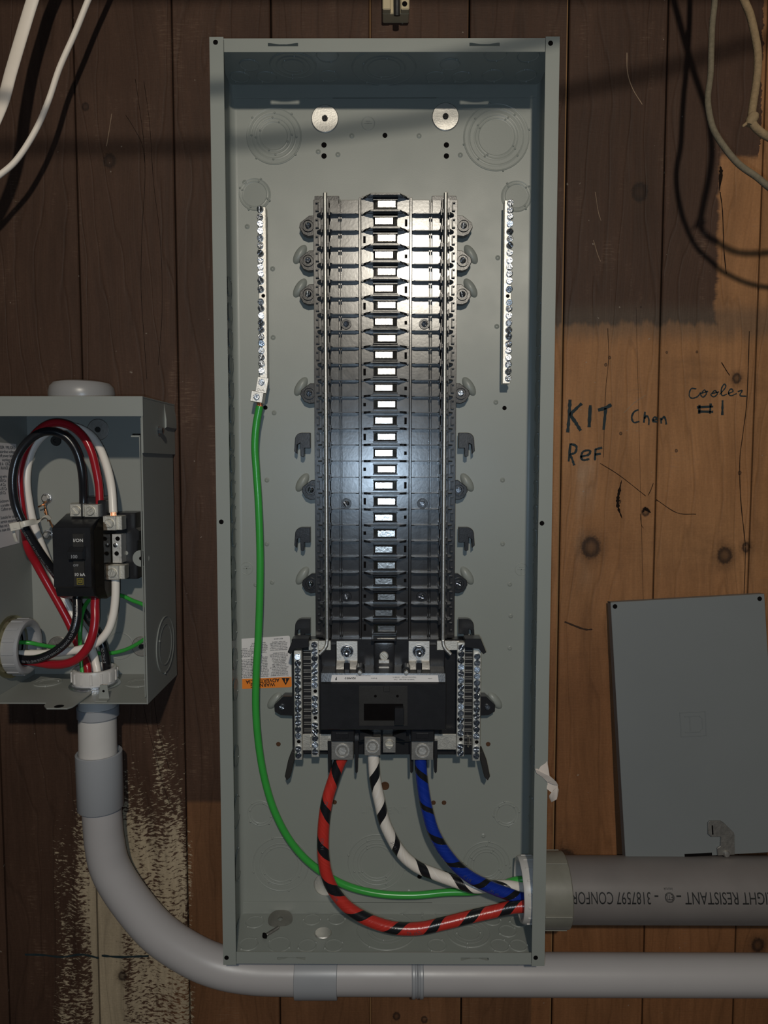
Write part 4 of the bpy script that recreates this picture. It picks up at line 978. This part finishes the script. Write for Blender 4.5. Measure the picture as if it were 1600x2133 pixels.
m = MB(); q = atx(317,1162,SX1); 
for px, py, rr in ((100,1422,[.016,.011]),(290,1423,[.016,.012])):
    c_ = atz(px, py, SZ0+tck); 
    if c_.x+.017 < SX1: knock(sb, (c_.x, c_.y, SZ0+tck), 'z', rr, 1, mat=PAINT_BOX)
knock(sb, at(250,1345,-.003), '-y', [.017], 1, mat=PAINT_BOX)
# padlock tongue and bracket at the lower front edge
m = MB(); zt_ = SZ0+.002
P = [atz(px, py, zt_) for px, py in ((92,1473),(97,1478),(140,1478),(152,1474),(190,1447),(192,1440),(165,1452),(130,1463),(98,1463))]
m.prism([(p.x, p.y) for p in P], 'z', zt_, zt_+.0016, .0002)
tg = m.build('padlock_tongue', PAINT_BOX, sb)
c_ = atz(123, 1471, zt_+.0017); m = MB(); m.lathe([(0,.0002),(.0046,.0002),(.0050,0)], axm((c_.x, c_.y, zt_+.0016), 'z'), 16); m.build('padlock_hole', HOLE, tg)
c_ = at(216, 1447, SD+.012); m = MB(); m.prism([(c_.x-.0065, c_.z-.008), (c_.x+.0065, c_.z-.008), (c_.x+.0040, c_.z+.0105), (c_.x-.0040, c_.z+.0105)], 'y', SD+.012, SD+.0135, .0003); m.box(c_.x-.0065, c_.x+.0065, SD+.004, SD+.0135, SZ0+.0012, SZ0+.0024); m.build('latch_bracket', PAINT_BOX, sb)
MB().lathe([(0,.0002),(.0014,.0002)], axm((c_.x, SD+.0119, c_.z+.004), '-y'), 12).build('bracket_hole', HOLE, sb)
c_ = at(291, 1163, SD+.0132)
m = MB(); m.cyl((SX1-.0085, SD+.0142, c_.z), .0090, -.0014, 'y', 24); m.box(SX1-.0085, SX1-.0015, SD+.0128, SD+.0142, c_.z-.009, c_.z+.009); ear = m.build('strike_ear', PAINT_BOX, sb)
MB().lathe([(0,.0002),(.0020,.0002)], axm((SX1-.0085, SD+.0127, c_.z), '-y'), 12).build('ear_hole', HOLE, ear)
# washers and bolts on its back plate
washer(205, 895, .0130, 'dull round washer high inside the small box, behind the cables', -.003, mat=STEEL_DULL)
washer(122, 1346, .0125, 'dull round washer low inside the small box behind the red cable', -.003, mat=STEEL_DULL)
washer(296, 1346, .0125, 'dull washer at the lower right inside the small box', -.003, mat=STEEL_DULL)
q = at(117, 918, -.003); g_ = thing('rubber_grommet', 'small black rubber grommet inside the cable loop of the small box', 'grommet', q)
MB().lathe([(0,.0010),(.0020,.0010),(.0024,.0024),(.0058,.0024),(.0064,0)], axm(q, '-y'), 26).build('rim', BLACK_MATT, g_)
def hexbolt(px, py, label):
    q = at(px, py, -.003); t = thing('hex_bolt', label, 'bolt', q)
    MB().lathe([(.0022,0),(.0066,.0004),(.0064,.0014),(.0045,.0018)], axm(q, '-y'), 24).build('flange', ZINC, t)
    MB().lathe([(0,.0062),(.0036,.0062),(.0046,.0054),(.0046,.0014)], axm(q, '-y'), 6, smooth=False).build('head', STEEL_DULL if False else ALU, t)
hexbolt(98, 1038, 'hex bolt with bare copper wire wound round it, inside the small box')
hexbolt(101, 1114, 'hex bolt just left of the black breaker, below the other bolt')
cw, _ = cable('copper_wire', 'thin bare copper wire twisted between hex bolt and breaker', [(80,1056,-.014),(88,1052,-.015),(96,1045,-.010),(92,1048,-.014),(95,1062,-.016),(99,1076,-.018),(105,1088,-.021),(112,1102,-.024)], .0010, COPPER, 'wire', seg=8, part='strand')
tube('twist', spline([at(90,1050,-.012), at(94,1056,-.018), at(93,1066,-.014), at(98,1076,-.019), at(100,1086,-.018)], 6), .0008, COPPER, cw, 8)

# rain hub on top
hb = thing('rain_hub', 'round grey cap fitting on top of the small box', 'conduit hub', at(170, 826, -.055))
c_ = at(171, 815, -.052)
MB().lathe([(0,.0170),(.022,.0168),(.0300,.0150),(.0340,.0105),(.0352,.0040),(.0352,-.004),(.0340,-.006)], axm((c_.x, -.052, SZ1+.0050), 'z'), 48).build('cap', simple('hub_grey', (.27,.26,.255), .33, 0, .5, .06, 20), hb)
for px in (82, 266):
    p = at(px, 826, SD+.01); MB().lathe([(0,.0016),(.0020,.0012),(.0026,0)], axm((p.x, SD+.015, SZ1+.0006), 'z'), 12).build('hub_rivet', ZINC, hb)
# bottom hub with bushing and chrome locknut
bz = SZ0+tck; bx = at(199, 1415, -.045).x; byy = -.047
lb = thing('conduit_bushing', 'beige-grey ribbed bushing and metal ring on the floor of the small box', 'bushing', (bx, byy, bz))
MB().lathe([(.0225,0),(.0285,0),(.0285,.0012),(.0260,.0022),(.0260,.0042),(.0225,.0048)], axm((bx, byy, bz), 'z'), 40).build('locknut', ZINC, lb)
MB().lathe([(.0195,.004),(.0238,.004),(.0245,.006),(.0250,.016),(.0238,.0205),(.0215,.0210),(.0190,.0195),(.0188,.004)], axm((bx, byy, bz), 'z'), 44).build('ring', BUSH, lb)
r0 = MB(); r0.box(-.0016, .0016, -.0010, .0010, .0065, .0185, .0004); RV = mesh_only(r0, 'rib', BUSH)
for k in range(14):
    a = 2*pi*k/14; inst('rib', RV, lb, (bx+.0248*cos(a), byy+.0248*sin(a), bz), (0, 0, a+pi/2))
# left side bushing
lz = at(40, 1343, -.05).z; ly_ = -.058
sbush = thing('conduit_bushing', 'grey ribbed bushing with brass-coloured locknut at the left wall of the small box', 'bushing', (SX0+.002, ly_, lz))
MB().lathe([(.026,0),(.0355,0),(.0355,.0040),(.031,.0052),(.026,.0052)], axm((SX0+tck, ly_, lz), 'x'), 40).build('locknut', simple('brass_zinc', (.46,.42,.26), .35, 1, .5, .15, 60), sbush)
MB().lathe([(.0225,.004),(.0308,.004),(.0315,.006),(.0318,.0200),(.0300,.0225),(.0275,.0230),(.0240,.0215),(.0225,.020)], axm((SX0+tck, ly_, lz), 'x'), 48).build('ring', BUSH_GREY, sbush)
r0 = MB(); r0.box(.0060, .0200, -.0020, .0020, -.0006, .0008, .0004); RH = mesh_only(r0, 'rib', BUSH_GREY)
MB().lathe([(.0225,-.001),(.0300,-.001),(.0300,-.26),(.0225,-.26)], axm((SX0, ly_, lz), 'x'), 36).build('nipple', PVC, sbush)
for k in range(14):
    a = 2*pi*k/14; inst('rib', RH, sbush, (SX0+tck, ly_+.0317*cos(a), lz+.0317*sin(a)), (a-pi/2, 0, 0))

# label on left wall inside the small box
lb4 = [atx(-40,918,SX0+tck), atx(33,925,SX0+tck), atx(40,1131,SX0+tck), atx(-40,1152,SX0+tck)]
for v in lb4: v.y = max(v.y, SD+.004)
il = thing('rating_sticker', 'white printed rating sticker on the inner left wall of the small box', 'label', lb4[3])
m = MB(); m.prism([(v.y, v.z) for v in lb4], 'x', SX0+tck, SX0+tck+.0003); m.build('sticker', LABEL_W, il)
eY = (lb4[1]-lb4[0]).normalized(); zs0 = lb4[1].z; hh = lb4[1].z-lb4[2].z; yc = (lb4[0].y+lb4[1].y)/2
LT = ['DANGER / PELIGRO','Hazardous voltage','Turn off power before','working inside','100 A  120/240 V~','WIRE RANGE  #4-2/0','','Lug wire    Torque','14-8 Cu     35 lb-in','6-4 Cu      40 lb-in','3-1/0 Cu    50 lb-in','2/0 Cu      50 lb-in','','Enclosure Type 3R','Caja a prueba de lluvia','Coffret extérieur','','Suitable for use as','service equipment','when not more than','two main disconnects']
for k, s_ in enumerate(LT):
    if s_: text_on(s_, .0050, INK, il, (SX0+tck+.0004, lb4[1].y-.003, zs0-hh*(.04+k*.040)), (0,1,0), (0,0,1), 'lettering', align='RIGHT')

# breaker and neutral in the small box
BX0, BX1 = at(110,1160,-.085).x, at(189,1160,-.085).x; BZ1, BZ0 = at(150,1098,-.085).z, at(150,1226,-.085).z
br = thing('circuit_breaker', 'black two-pole breaker with square yellow mark inside the small box', 'circuit breaker', ((BX0+BX1)/2, -.03, BZ0))
m = MB(); m.prism([(-.012, BZ0-.012), (-.060, BZ0-.016), (-.078, BZ0-.010), (-.082, BZ0), (-.085, BZ0+.002), (-.085, BZ1-.001), (-.084, BZ1), (-.050, BZ1+.012), (-.012, BZ1+.012)], 'x', BX0, BX1, .0006)
m.build('case', BLACK, br)
hx_0, hx_1 = at(144,1150,-.0865).x, at(176,1150,-.0865).x
m = MB(); m.box(at(152,1150,-.0865).x, at(175,1150,-.0865).x, -.0870, -.084, at(150,1222,-.0865).z, at(150,1112,-.0865).z, .0004); m.build('face_strip', BLACK_MATT, br)
m = MB(); m.prism([(-.086, at(0,1138,-.09).z), (-.094, at(0,1150,-.095).z), (-.094, at(0,1165,-.095).z), (-.086, at(0,1168,-.09).z)], 'x', at(141,1150,-.092).x, at(173,1150,-.092).x, .0006); m.build('toggle_handle', BLACK, br)
def btxt(s, px, py, size, y=-.0872, mat=PRINT_WHITE): text_on(s, size, mat, br, at(px, py, y), (1,0,0), (0,0,1), 'lettering', .00008)
btxt('I/ON', 163, 1126, .0052); btxt('100', 154, 1160, .0052, -.0942, PRINT_GREY); btxt('OFF', 158, 1178, .0034, mat=PRINT_GREY); btxt('10 kA', 166, 1197, .0050)
q = at(167, 1211, -.0872)
m = MB(); s_ = .0028
for r0_, r1_ in ((.0035, .0029), (.0018, .0012)):
    m.box(q.x-r0_, q.x+r0_, q.y-.0002, q.y, q.z+r1_, q.z+r0_); m.box(q.x-r0_, q.x+r0_, q.y-.0002, q.y, q.z-r0_, q.z-r1_); m.box(q.x-r0_, q.x-r1_, q.y-.0002, q.y, q.z-r1_, q.z+r1_); m.box(q.x+r1_, q.x+r0_, q.y-.0002, q.y, q.z-r1_, q.z+r1_)
m.box(q.x-.0004, q.x+.0002, q.y-.0002, q.y, q.z-.0012, q.z+.0012); m.build('square_emblem', PRINT_YELLOW, br)
m = MB(); m.prism([(-.030, BZ0-.012), (-.070, BZ0-.014), (-.078, BZ0-.002), (-.078, BZ1-.004), (-.060, BZ1+.008), (-.030, BZ1+.010)], 'x', BX1+.0006, at(222,1160,-.07).x, .0008); m.build('smoky_side_cover', SMOKE, br)
m = MB(); m.box(BX1+.004, BX1+.013, -.055, -.030, at(0,1192,-.06).z, at(0,1176,-.06).z, .0005); m.build('inner_lug', STEEL_DULL, br)
m = MB(); m.prism([(BX0+.002, BZ0-.001), (BX1+.002, BZ0-.001), (BX1+.002, BZ0-.009), (BX0+.016, BZ0-.011), (BX0+.006, BZ0-.009)], 'y', -.074, -.040, .0006); m.build('lower_shroud', SMOKE, br)
# top lugs on the breaker
for k, (px, py) in enumerate(((160,1063),(190,1064))):
    q = at(px, py, -.062); w_ = .0079
    m = MB(); m.box(q.x-w_, q.x+w_, -.062, -.040, q.z-.0072, q.z+.0072, .0005); lg = m.build('line_lug', NICKEL, br)
    inst('slotted_screw', SCREW_SLOT, br, (q.x-.0008, -.0632, q.z-.0002), (0, .9 if k == 0 else -.6, 0))
m = MB(); m.box(at(149,1085,-.06).x, at(206,1085,-.06).x, -.0600, -.030, at(0,1092,-.06).z, at(0,1076,-.06).z, .001); m.box(at(204,1060,-.055).x, at(222,1060,-.055).x, -.056, -.025, at(0,1078,-.055).z, at(0,1042,-.055).z, .001); m.box(at(168,1040,-.05).x, at(216,1040,-.05).x, -.050, -.02, at(0,1052,-.05).z, at(0,1035,-.05).z, .001); m.build('lug_block', BLACK, br)
m = MB(); q = at(173,1063,-.063); m.box(q.x-.0012, q.x-.0004, -.066, -.058, q.z-.0074, q.z+.008); m.build('phase_barrier', BLACK, br)

nb = thing('neutral_block', 'black neutral terminal block with a bright bar, right of the breaker in the small box', 'terminal block', at(260, 1205, -.02))
m = MB(); NXa = at(243,1140,-.04).x
P = [(at(px,py,-.04).x, at(px,py,-.04).z) for px, py in ((240,1068),(282,1068),(282,1100),(290,1106),(290,1125),(286,1128),(286,1155),(282,1160),(286,1168),(286,1206),(250,1206),(240,1190))]
m.prism(P, 'y', -.040, -.006, .0008); m.build('base', BLACK, nb)
q = at(263,1152,-.0402); MB().lathe([(0,.0002),(.0024,.0002)], axm(q, '-y'), 16).build('hole', PAINT_BOX, nb)
a = at(235,1112,-.052); c = at(256,1172,-.052); MB().box(a.x, c.x, -.055, -.040, c.z, a.z, .0004).build('bar', TINPLATE, nb)
for px, py in ((245,1122),(240,1136),(243,1153)):
    q = at(px, py, -.0552); MB().lathe([(0,.0002),(.0022,.0002),(.0026,0)], axm(q, '-y'), 14).build('bar_hole', HOLE if py != 1136 else TIN, nb)
for px, py, k in ((228,1090,.8),(234,1193,1.9)):
    q = at(px, py, -.066); m = MB(); m.box(q.x-.0073, q.x+.0073, -.066, -.050, q.z-.0082, q.z+.0082, .0005); m.box(q.x+.0070, q.x+.0125, -.062, -.048, q.z-.0080, q.z+.0080, .0005); m.build('lug', NICKEL, nb)
    inst('slotted_screw', SCREW_SLOT, nb, (q.x, -.0672, q.z), (0, k, 0))

# cables of the small box
d = -.003
cb, cbp = cable('loop_cable', 'black cable looping high over the breaker in the small box', [(222,1400,-.040),(221,1375,-.040),(215,1345,-.040),(201,1313,-.038),(182,1287,-.032),(158,1252,-.026),(128,1213,-.026),(106,1182,-.040),(83,1150,-.055),(63,1118,-.064),(46,1087,-.070),(33,1055,-.072),(27,1022,-.074),(27,988,-.074),(36,952,-.072),(55,923,-.070),(82,903,-.068),(110,899,-.066),(138,911,-.062),(157,935,-.060),(167.5,965,-.058),(172.5,997,-.056),(174,1032,-.052),(174,1060,-.052)], .0047, BLACK_CABLE)
cr, _ = cable('loop_cable', 'red cable looping over the breaker beside the black loop', [(183,1402,-.050),(181,1385,-.048),(172,1362,-.040),(160,1337,-.034),(145,1300,-.032),(125,1262,-.032),(100,1218,-.032),(76,1175,-.036),(58,1140,-.045),(48,1080,-.052),(41,1025,-.054),(40,985,-.054),(50,945,-.054),(67,912,-.054),(93,888,-.052),(121,881,-.050),(151,890,-.048),(176,913,-.048),(191,943,-.048),(200,978,-.048),(206,1012,-.048),(208,1047,-.050),(208,1062,-.050)], .0046, RED)
cw_, _ = cable('loop_cable', 'white cable looping over the breaker to the upper neutral lug', [(203,1402,-.042),(200,1385,-.040),(193,1358,-.034),(176,1322,-.024),(150,1280,-.018),(122,1222,-.018),(102,1175,-.020),(85,1133,-.028),(68,1085,-.036),(58,1035,-.040),(55,997,-.042),(60,958,-.040),(72,928,-.036),(94,904,-.030),(125,890,-.026),(158,890,-.024),(186,904,-.026),(204,926,-.032),(217,955,-.038),(227,988,-.044),(233,1022,-.050),(236,1068,-.056)], .0046, WHITE_INS)
q = at(236, 1068, -.056); m = MB()
for k in range(8): a = 2*pi*k/8; m.cyl((q.x+.0030*cos(a), q.y+.0030*sin(a), q.z-.005), .0007, .008, 'z', 8)
m.cyl((q.x, q.y, q.z-.005), .0026, .008, 'z', 8); m.build('copper_strands', COPPER, cw_)
lk, lkp = cable('load_cable', 'black cable from the breaker bottom curving left into the grey bushing', [(160,1240,-.062),(161,1265,-.066),(160,1288,-.070),(152,1317,-.074),(136,1340,-.076),(110,1360,-.074),(80,1372,-.068),(52,1374,-.062),(20,1370,-.058),(-30,1368,-.055)], .0049, BLACK_CABLE)
cable('load_cable', 'red cable from the breaker bottom curving left, lowest into the bushing', [(199,1235,-.060),(198,1262,-.062),(198,1290,-.066),(193,1322,-.070),(181,1351,-.072),(160,1373,-.072),(134,1383,-.070),(105,1384,-.066),(80,1380,-.062),(50,1376,-.057),(10,1374,-.052),(-30,1374,-.05)], .0049, RED)
cable('load_cable', 'white cable from the lower neutral lug curving left into the bushing', [(239,1200,-.056),(241,1215,-.056),(240,1250,-.056),(235,1285,-.057),(224,1315,-.058),(203,1338,-.058),(173,1351,-.058),(140,1357,-.056),(100,1361,-.054),(50,1362,-.050),(0,1362,-.048)], .0046, WHITE_INS)
cable('ground_wire', 'thin green wire looping behind the breaker from bottom bushing to left bushing', [(172,1402,-.052),(170,1385,-.050),(167,1350,-.046),(167,1312,-.044),(172,1276,-.036),(186,1250,-.018),(215,1236,-.012),(250,1240,-.014),(276,1251,-.020),(302,1262,-.028),(322,1285,-.034),(321,1312,-.034),(303,1330,-.028),(276,1347,-.020),(250,1357,-.014),(222,1361,-.012),(170,1358,-.014),(118,1349,-.024),(87,1344,-.038),(60,1339,-.048),(20,1337,-.050)], .0024, GREEN, 'wire', seg=12)
text_tube('2 AWG (33.6mm2) CU THWN-2/THHN GASOLINE AND OIL RES   DR', .0038, PRINT_GREY, lk, lkp, .0049, .012, -.2, False)
text_tube('JCYIC-VW-1 2/CU THWN OR 14 D 14', .0032, PRINT_DARK, cb, cbp, .0047, .105, .5, True)
text_tube('CIS SIMPULL THHN 2 AWG CU THWN-2/THHN OR 10', .0034, PRINT_GREY, cb, cbp, .0047, .14, -.15, False)
text_tube('E-PHD OIL', .0042, PRINT_GREY, cb, cbp, .0047, .012, 0, False)
# cable tie
tie = thing('cable_tie', 'pale nylon cable tie round the looped cables', 'cable tie', at(45, 1090, -.075))
path = spline([at(30,1098,-.079), at(52,1091,-.082), at(75,1086,-.066), at(92,1080,-.045), at(103,1077,-.034)], 6)
tube('strap', path, .0034, TIE, tie, 10, flat=.22)
q = at(36, 1096, -.081); rm = Matrix.Translation(q) @ Matrix.Rotation(radians(-12), 4, 'Y') @ Matrix.Translation(-q)
m = MB(); m.box(q.x-.0060, q.x+.0050, -.086, -.079, q.z-.0044, q.z+.0044, .0006, rm); m.box(q.x-.002, q.x+.002, -.0866, -.0858, q.z-.0022, q.z+.0022, .0003, rm); m.build('head', TIE, tie)
tube('tail', spline([at(28,1104,-.080), at(30,1116,-.078), at(34,1128,-.074)], 5), .0016, TIE, tie, 8, flat=.3)

# ---------------------------------------------------------------- leaning cover on the right
cv4 = [at(1272,1255,-.020), at(1592,1237,-.020), at(1298,1792,-.042)]
tl = cv4[0]; e1 = (cv4[1]-tl).normalized(); e2 = (cv4[2]-tl); e2 = (e2 - e1*e2.dot(e1)).normalized(); en = e1.cross(-e2)
if en.y > 0: en = -en
W_, H_ = .183, (cv4[2]-tl).length
cov = thing('cover_plate', 'flat grey steel cover leaning on the wall and standing on the big conduit', 'cover', tl + e2*H_)
MX = Matrix(((e1.x, -en.x, -e2.x, tl.x), (e1.y, -en.y, -e2.y, tl.y), (e1.z, -en.z, -e2.z, tl.z), (0,0,0,1)))   # local x right, y into wall, z up
m = MB(); m.box(0, W_, 0, .0014, -H_, 0, .0004, MX)
for bx_ in ((0, .0014, .0008, .0120, -H_, 0), (W_-.0014, W_, .0008, .0120, -H_, 0), (0, W_, .0008, .0120, -.0014, 0)): m.box(*bx_, 0, MX)
m.build('plate', PAINT_DARK, cov)
for lx, lz_ in ((.0050, -.0050), (W_-.0060, -.0055)):
    m = MB(); m.lathe([(0,.0003),(.0022,.0003),(.0028,0)], MX @ axm((lx, 0, lz_), '-y'), 14); m.build('screw_hole', HOLE, cov)
def lx_of(px, py):
    dd = _ray(px, py); t = (tl-CAM).dot(en)/dd.dot(en); p = CAM+dd*t - tl; return p.dot(e1), -p.dot(e2)
cx_, cz_ = lx_of(1444, 1508)
m = MB(); hh_ = .0005
def ring(a, b_, w): 
    for bx_ in ((cx_-a, cx_+a, cz_+b_-w, cz_+b_), (cx_-a, cx_+a, cz_-b_, cz_-b_+w), (cx_-a, cx_-a+w, cz_-b_+w, cz_+b_-w), (cx_+a-w, cx_+a, cz_-b_+w, cz_+b_-w)):
        m.box(bx_[0], bx_[1], -hh_, .0003, bx_[2], bx_[3], .0002, MX)
ring(.0155, .0148, .0011)
D = [(.0080, .0100), (-.0095, .0100), (.0110, .0070), (.0110, -.0070)]
for bx_ in ((-.0100, .0080, .0088, .0100), (-.0100, .0080, -.0100, -.0088), (-.0042, -.0030, -.0088, .0088), (.0105, .0117, -.0066, .0066)):
    m.box(cx_+bx_[0], cx_+bx_[1], -hh_, .0003, cz_+bx_[2], cz_+bx_[3], .0002, MX)
for s_ in (-1, 1): m.prism([(cx_+.0078, cz_+s_*.0100), (cx_+.0117, cz_+s_*.0066), (cx_+.0105, cz_+s_*.0062), (cx_+.0074, cz_+s_*.0088)], 'y', -hh_, .0003, 0, MX)
m.build('embossed_emblem', PAINT_DARK, cov)
l0 = lx_of(1426, 1779); l1 = lx_of(1484, 1792)
MB().box(l0[0], l1[0], -.0003, .0002, -H_+.0002, l0[1], 0, MX).build('notch', HOLE, cov)
P = [lx_of(px, py) for px, py in ((1473,1712),(1476,1708),(1500,1708),(1506,1712),(1526,1732),(1528,1738),(1529,1788),(1494,1790),(1492,1765),(1499,1760),(1500,1741),(1480,1741),(1473,1735))]
m = MB(); m.prism([(p[0], max(p[1], -H_+.001)) for p in P], 'y', -.0030, -.0012, .0003, MX)
hsp = m.build('hasp', STEEL_DULL, cov)
l0 = lx_of(1480, 1717); l1 = lx_of(1484, 1736); MB().box(l0[0], l1[0], -.0032, -.0028, l1[1], l0[1], 0, MX).build('hasp_slot', HOLE, hsp)
l0 = lx_of(1511, 1776); m = MB(); m.lathe([(0,.0024),(.0030,.0020),(.0040,.0004),(.0042,0)], MX @ axm((l0[0], -.0030, l0[1]), '-y'), 20); m.build('hasp_rivet', ALU, hsp)

# ---------------------------------------------------------------- paper scrap
ps = thing('paper_scrap', 'torn twisted scrap of cream tape stuck to the right edge of the tall box', 'paper', at(1148, 1668, -.085))
def pzo(px, py): return (at(px, py, -.0965), at(px, py, -.0965))
def patch(pts, nm):
    b = bmesh.new(); vv = [b.verts.new(at(px, py, y)) for px, py, y in pts]; f = b.faces.new(vv)
    bmesh.ops.triangulate(b, faces=[f]); 
    ex = bmesh.ops.extrude_face_region(b, geom=list(b.faces)); bmesh.ops.translate(b, vec=(0,.0005,0), verts=[v for v in ex['geom'] if isinstance(v, bmesh.types.BMVert)])
    mm_ = MB(); mm_.b.free(); mm_.b = b; return mm_.build(nm, PAPER, ps)
patch([(1114.5,1602,-.0975),(1119,1601,-.097),(1122,1603,-.097),(1126,1597,-.0965),(1134,1596,-.0965),(1135,1591,-.097),(1140,1585,-.098),(1143,1600,-.097),(1145,1612,-.098),(1145,1617,-.100),(1148,1627,-.100),(1140,1629,-.0965),(1129,1618,-.0955),(1118,1611,-.0965)], 'torn_strip')
patch([(1145,1616,-.100),(1153,1623,-.101),(1160,1630,-.102),(1163,1637,-.100),(1152,1634,-.098),(1140,1628,-.0965)], 'torn_strip')
patch([(1140,1629,-.0940),(1152,1633,-.0955),(1162,1637,-.099),(1162,1639,-.099),(1154,1645,-.097),(1149,1651,-.096),(1139,1643,-.095)], 'torn_strip')
patch([(1162,1639,-.098),(1164,1645,-.096),(1163,1650,-.095),(1159,1652,-.095),(1162,1658,-.096),(1160,1665,-.097),(1149,1671,-.094),(1144,1662,-.092),(1144,1658,-.093),(1148,1652,-.095),(1156,1644,-.097)], 'torn_strip')

# ---------------------------------------------------------------- things at the top edge
cl = thing('porcelain_cleat', 'cream porcelain wire cleat at the top edge above the tall box', 'wire cleat', at(825, 30, 0))
CYf = -.026; xa, xb = at(797,10,CYf).x, at(853,10,CYf).x; zc = at(825,19,CYf).z; xm0, xm1 = at(814,10,CYf).x, at(835,10,CYf).x
m = MB(); m.box(xa, xb, CYf+.008, 0, zc, zc+.05, .001); m.box(xa, xm0, CYf, CYf+.009, zc, zc+.05, .001); m.box(xm1, xb, CYf, CYf+.009, zc, zc+.05, .001); m.build('body', PORC, cl)
q = at(843, 8, CYf); MB().lathe([(0,.0003),(.0022,.0003),(.0030,0)], axm(q, '-y'), 14).build('screw_hole', HOLE, cl)
ck, _ = cable('clamped_cord', 'black cord end hanging through the porcelain cleat', [(827,33,-.022),(827,20,-.024),(827,0,-.026),(827,-60,-.028),(830,-130,-.03)], .0036, BLACK_MATT, 'cord')
cable('flat_cable', 'wide flat white cable at the upper left corner', [(260,-520,-.10),(170,-270,-.07),(92,-70,-.055),(68,0,-.055),(45,75,-.058),(23,150,-.070),(4,217,-.085),(-30,290,-.10),(-80,380,-.10),(-170,520,-.09),(-290,660,-.05)], .0068, WHITE_SHEATH, 'cable', flat=.42)
cable('white_cable', 'thinner round white cable right of the flat one, upper left', [(380,-520,-.08),(290,-260,-.06),(215,-70,-.05),(184,0,-.050),(157,67,-.050),(124,142,-.052),(101,210,-.055),(75,270,-.058),(37,330,-.062),(0,364,-.068),(-60,405,-.08),(-170,470,-.08),(-300,540,-.05)], .0031, WHITE_SHEATH, 'cable')
cable('cloth_cable', 'old grey-brown cloth cable hanging in a bend, left of the two at upper right', [(1490,-520,-.10),(1495,-300,-.10),(1494,-120,-.10),(1489,0,-.105),(1484,49,-.105),(1482,98,-.108),(1480,157,-.11),(1475,197,-.115),(1476,226,-.12),(1485,266,-.125),(1505,301,-.135),(1538,341,-.145),(1578,370,-.15),(1610,396,-.15),(1680,440,-.14),(1790,500,-.10),(1900,540,-.06)], .0030, ROPE)
_, tp = cable('cloth_cable', 'thick tan cloth cable with a taped joint at the upper right corner', [(1400,-520,-.12),(1460,-280,-.13),(1515,-90,-.135),(1550,0,-.14),(1562,29,-.142),(1571,65,-.145),(1578,104,-.148),(1579,138,-.152),(1575,177,-.157),(1569,216,-.163),(1566,246,-.168),(1571,262,-.17),(1586,276,-.172),(1602,286,-.172),(1670,320,-.17),(1790,350,-.14),(1900,370,-.10)], .0036, CLOTH2)
kt = _; q = at(1566, 250, -.169)
m = MB(); m.lathe([(0,-.006),(.0035,-.0055),(.0050,-.002),(.0052,.003),(.0040,.006),(0,.0065)], axm(q, Vector((.5,0,1))), 14); m.lathe([(0,0),(.0016,.001),(.0012,.006),(0,.007)], axm(at(1558,255,-.169), Vector((-1,0,-.8))), 8); m.build('taped_joint', CLOTH2, kt)
# cable strung across just above the view; its shadow crosses the boards and the tall box
TT = .30
sp_ = [(-260,300,0),(0,305,0),(210,307,0),(430,305,0),(600,288,BK),(760,265,BK),(900,245,BK),(1180,192,0),(1300,165,0),(1400,140,0),(1560,92,0),(1750,40,0)]
strung = spline([at(*p)+(LAMP-at(*p))*TT for p in sp_], 6)
t = thing('strung_cable', 'dark cable strung across the wall above the picture, casting a thin shadow', 'cable', strung[0])
tube('sheath', strung, .0045, ROPE, t, 10)
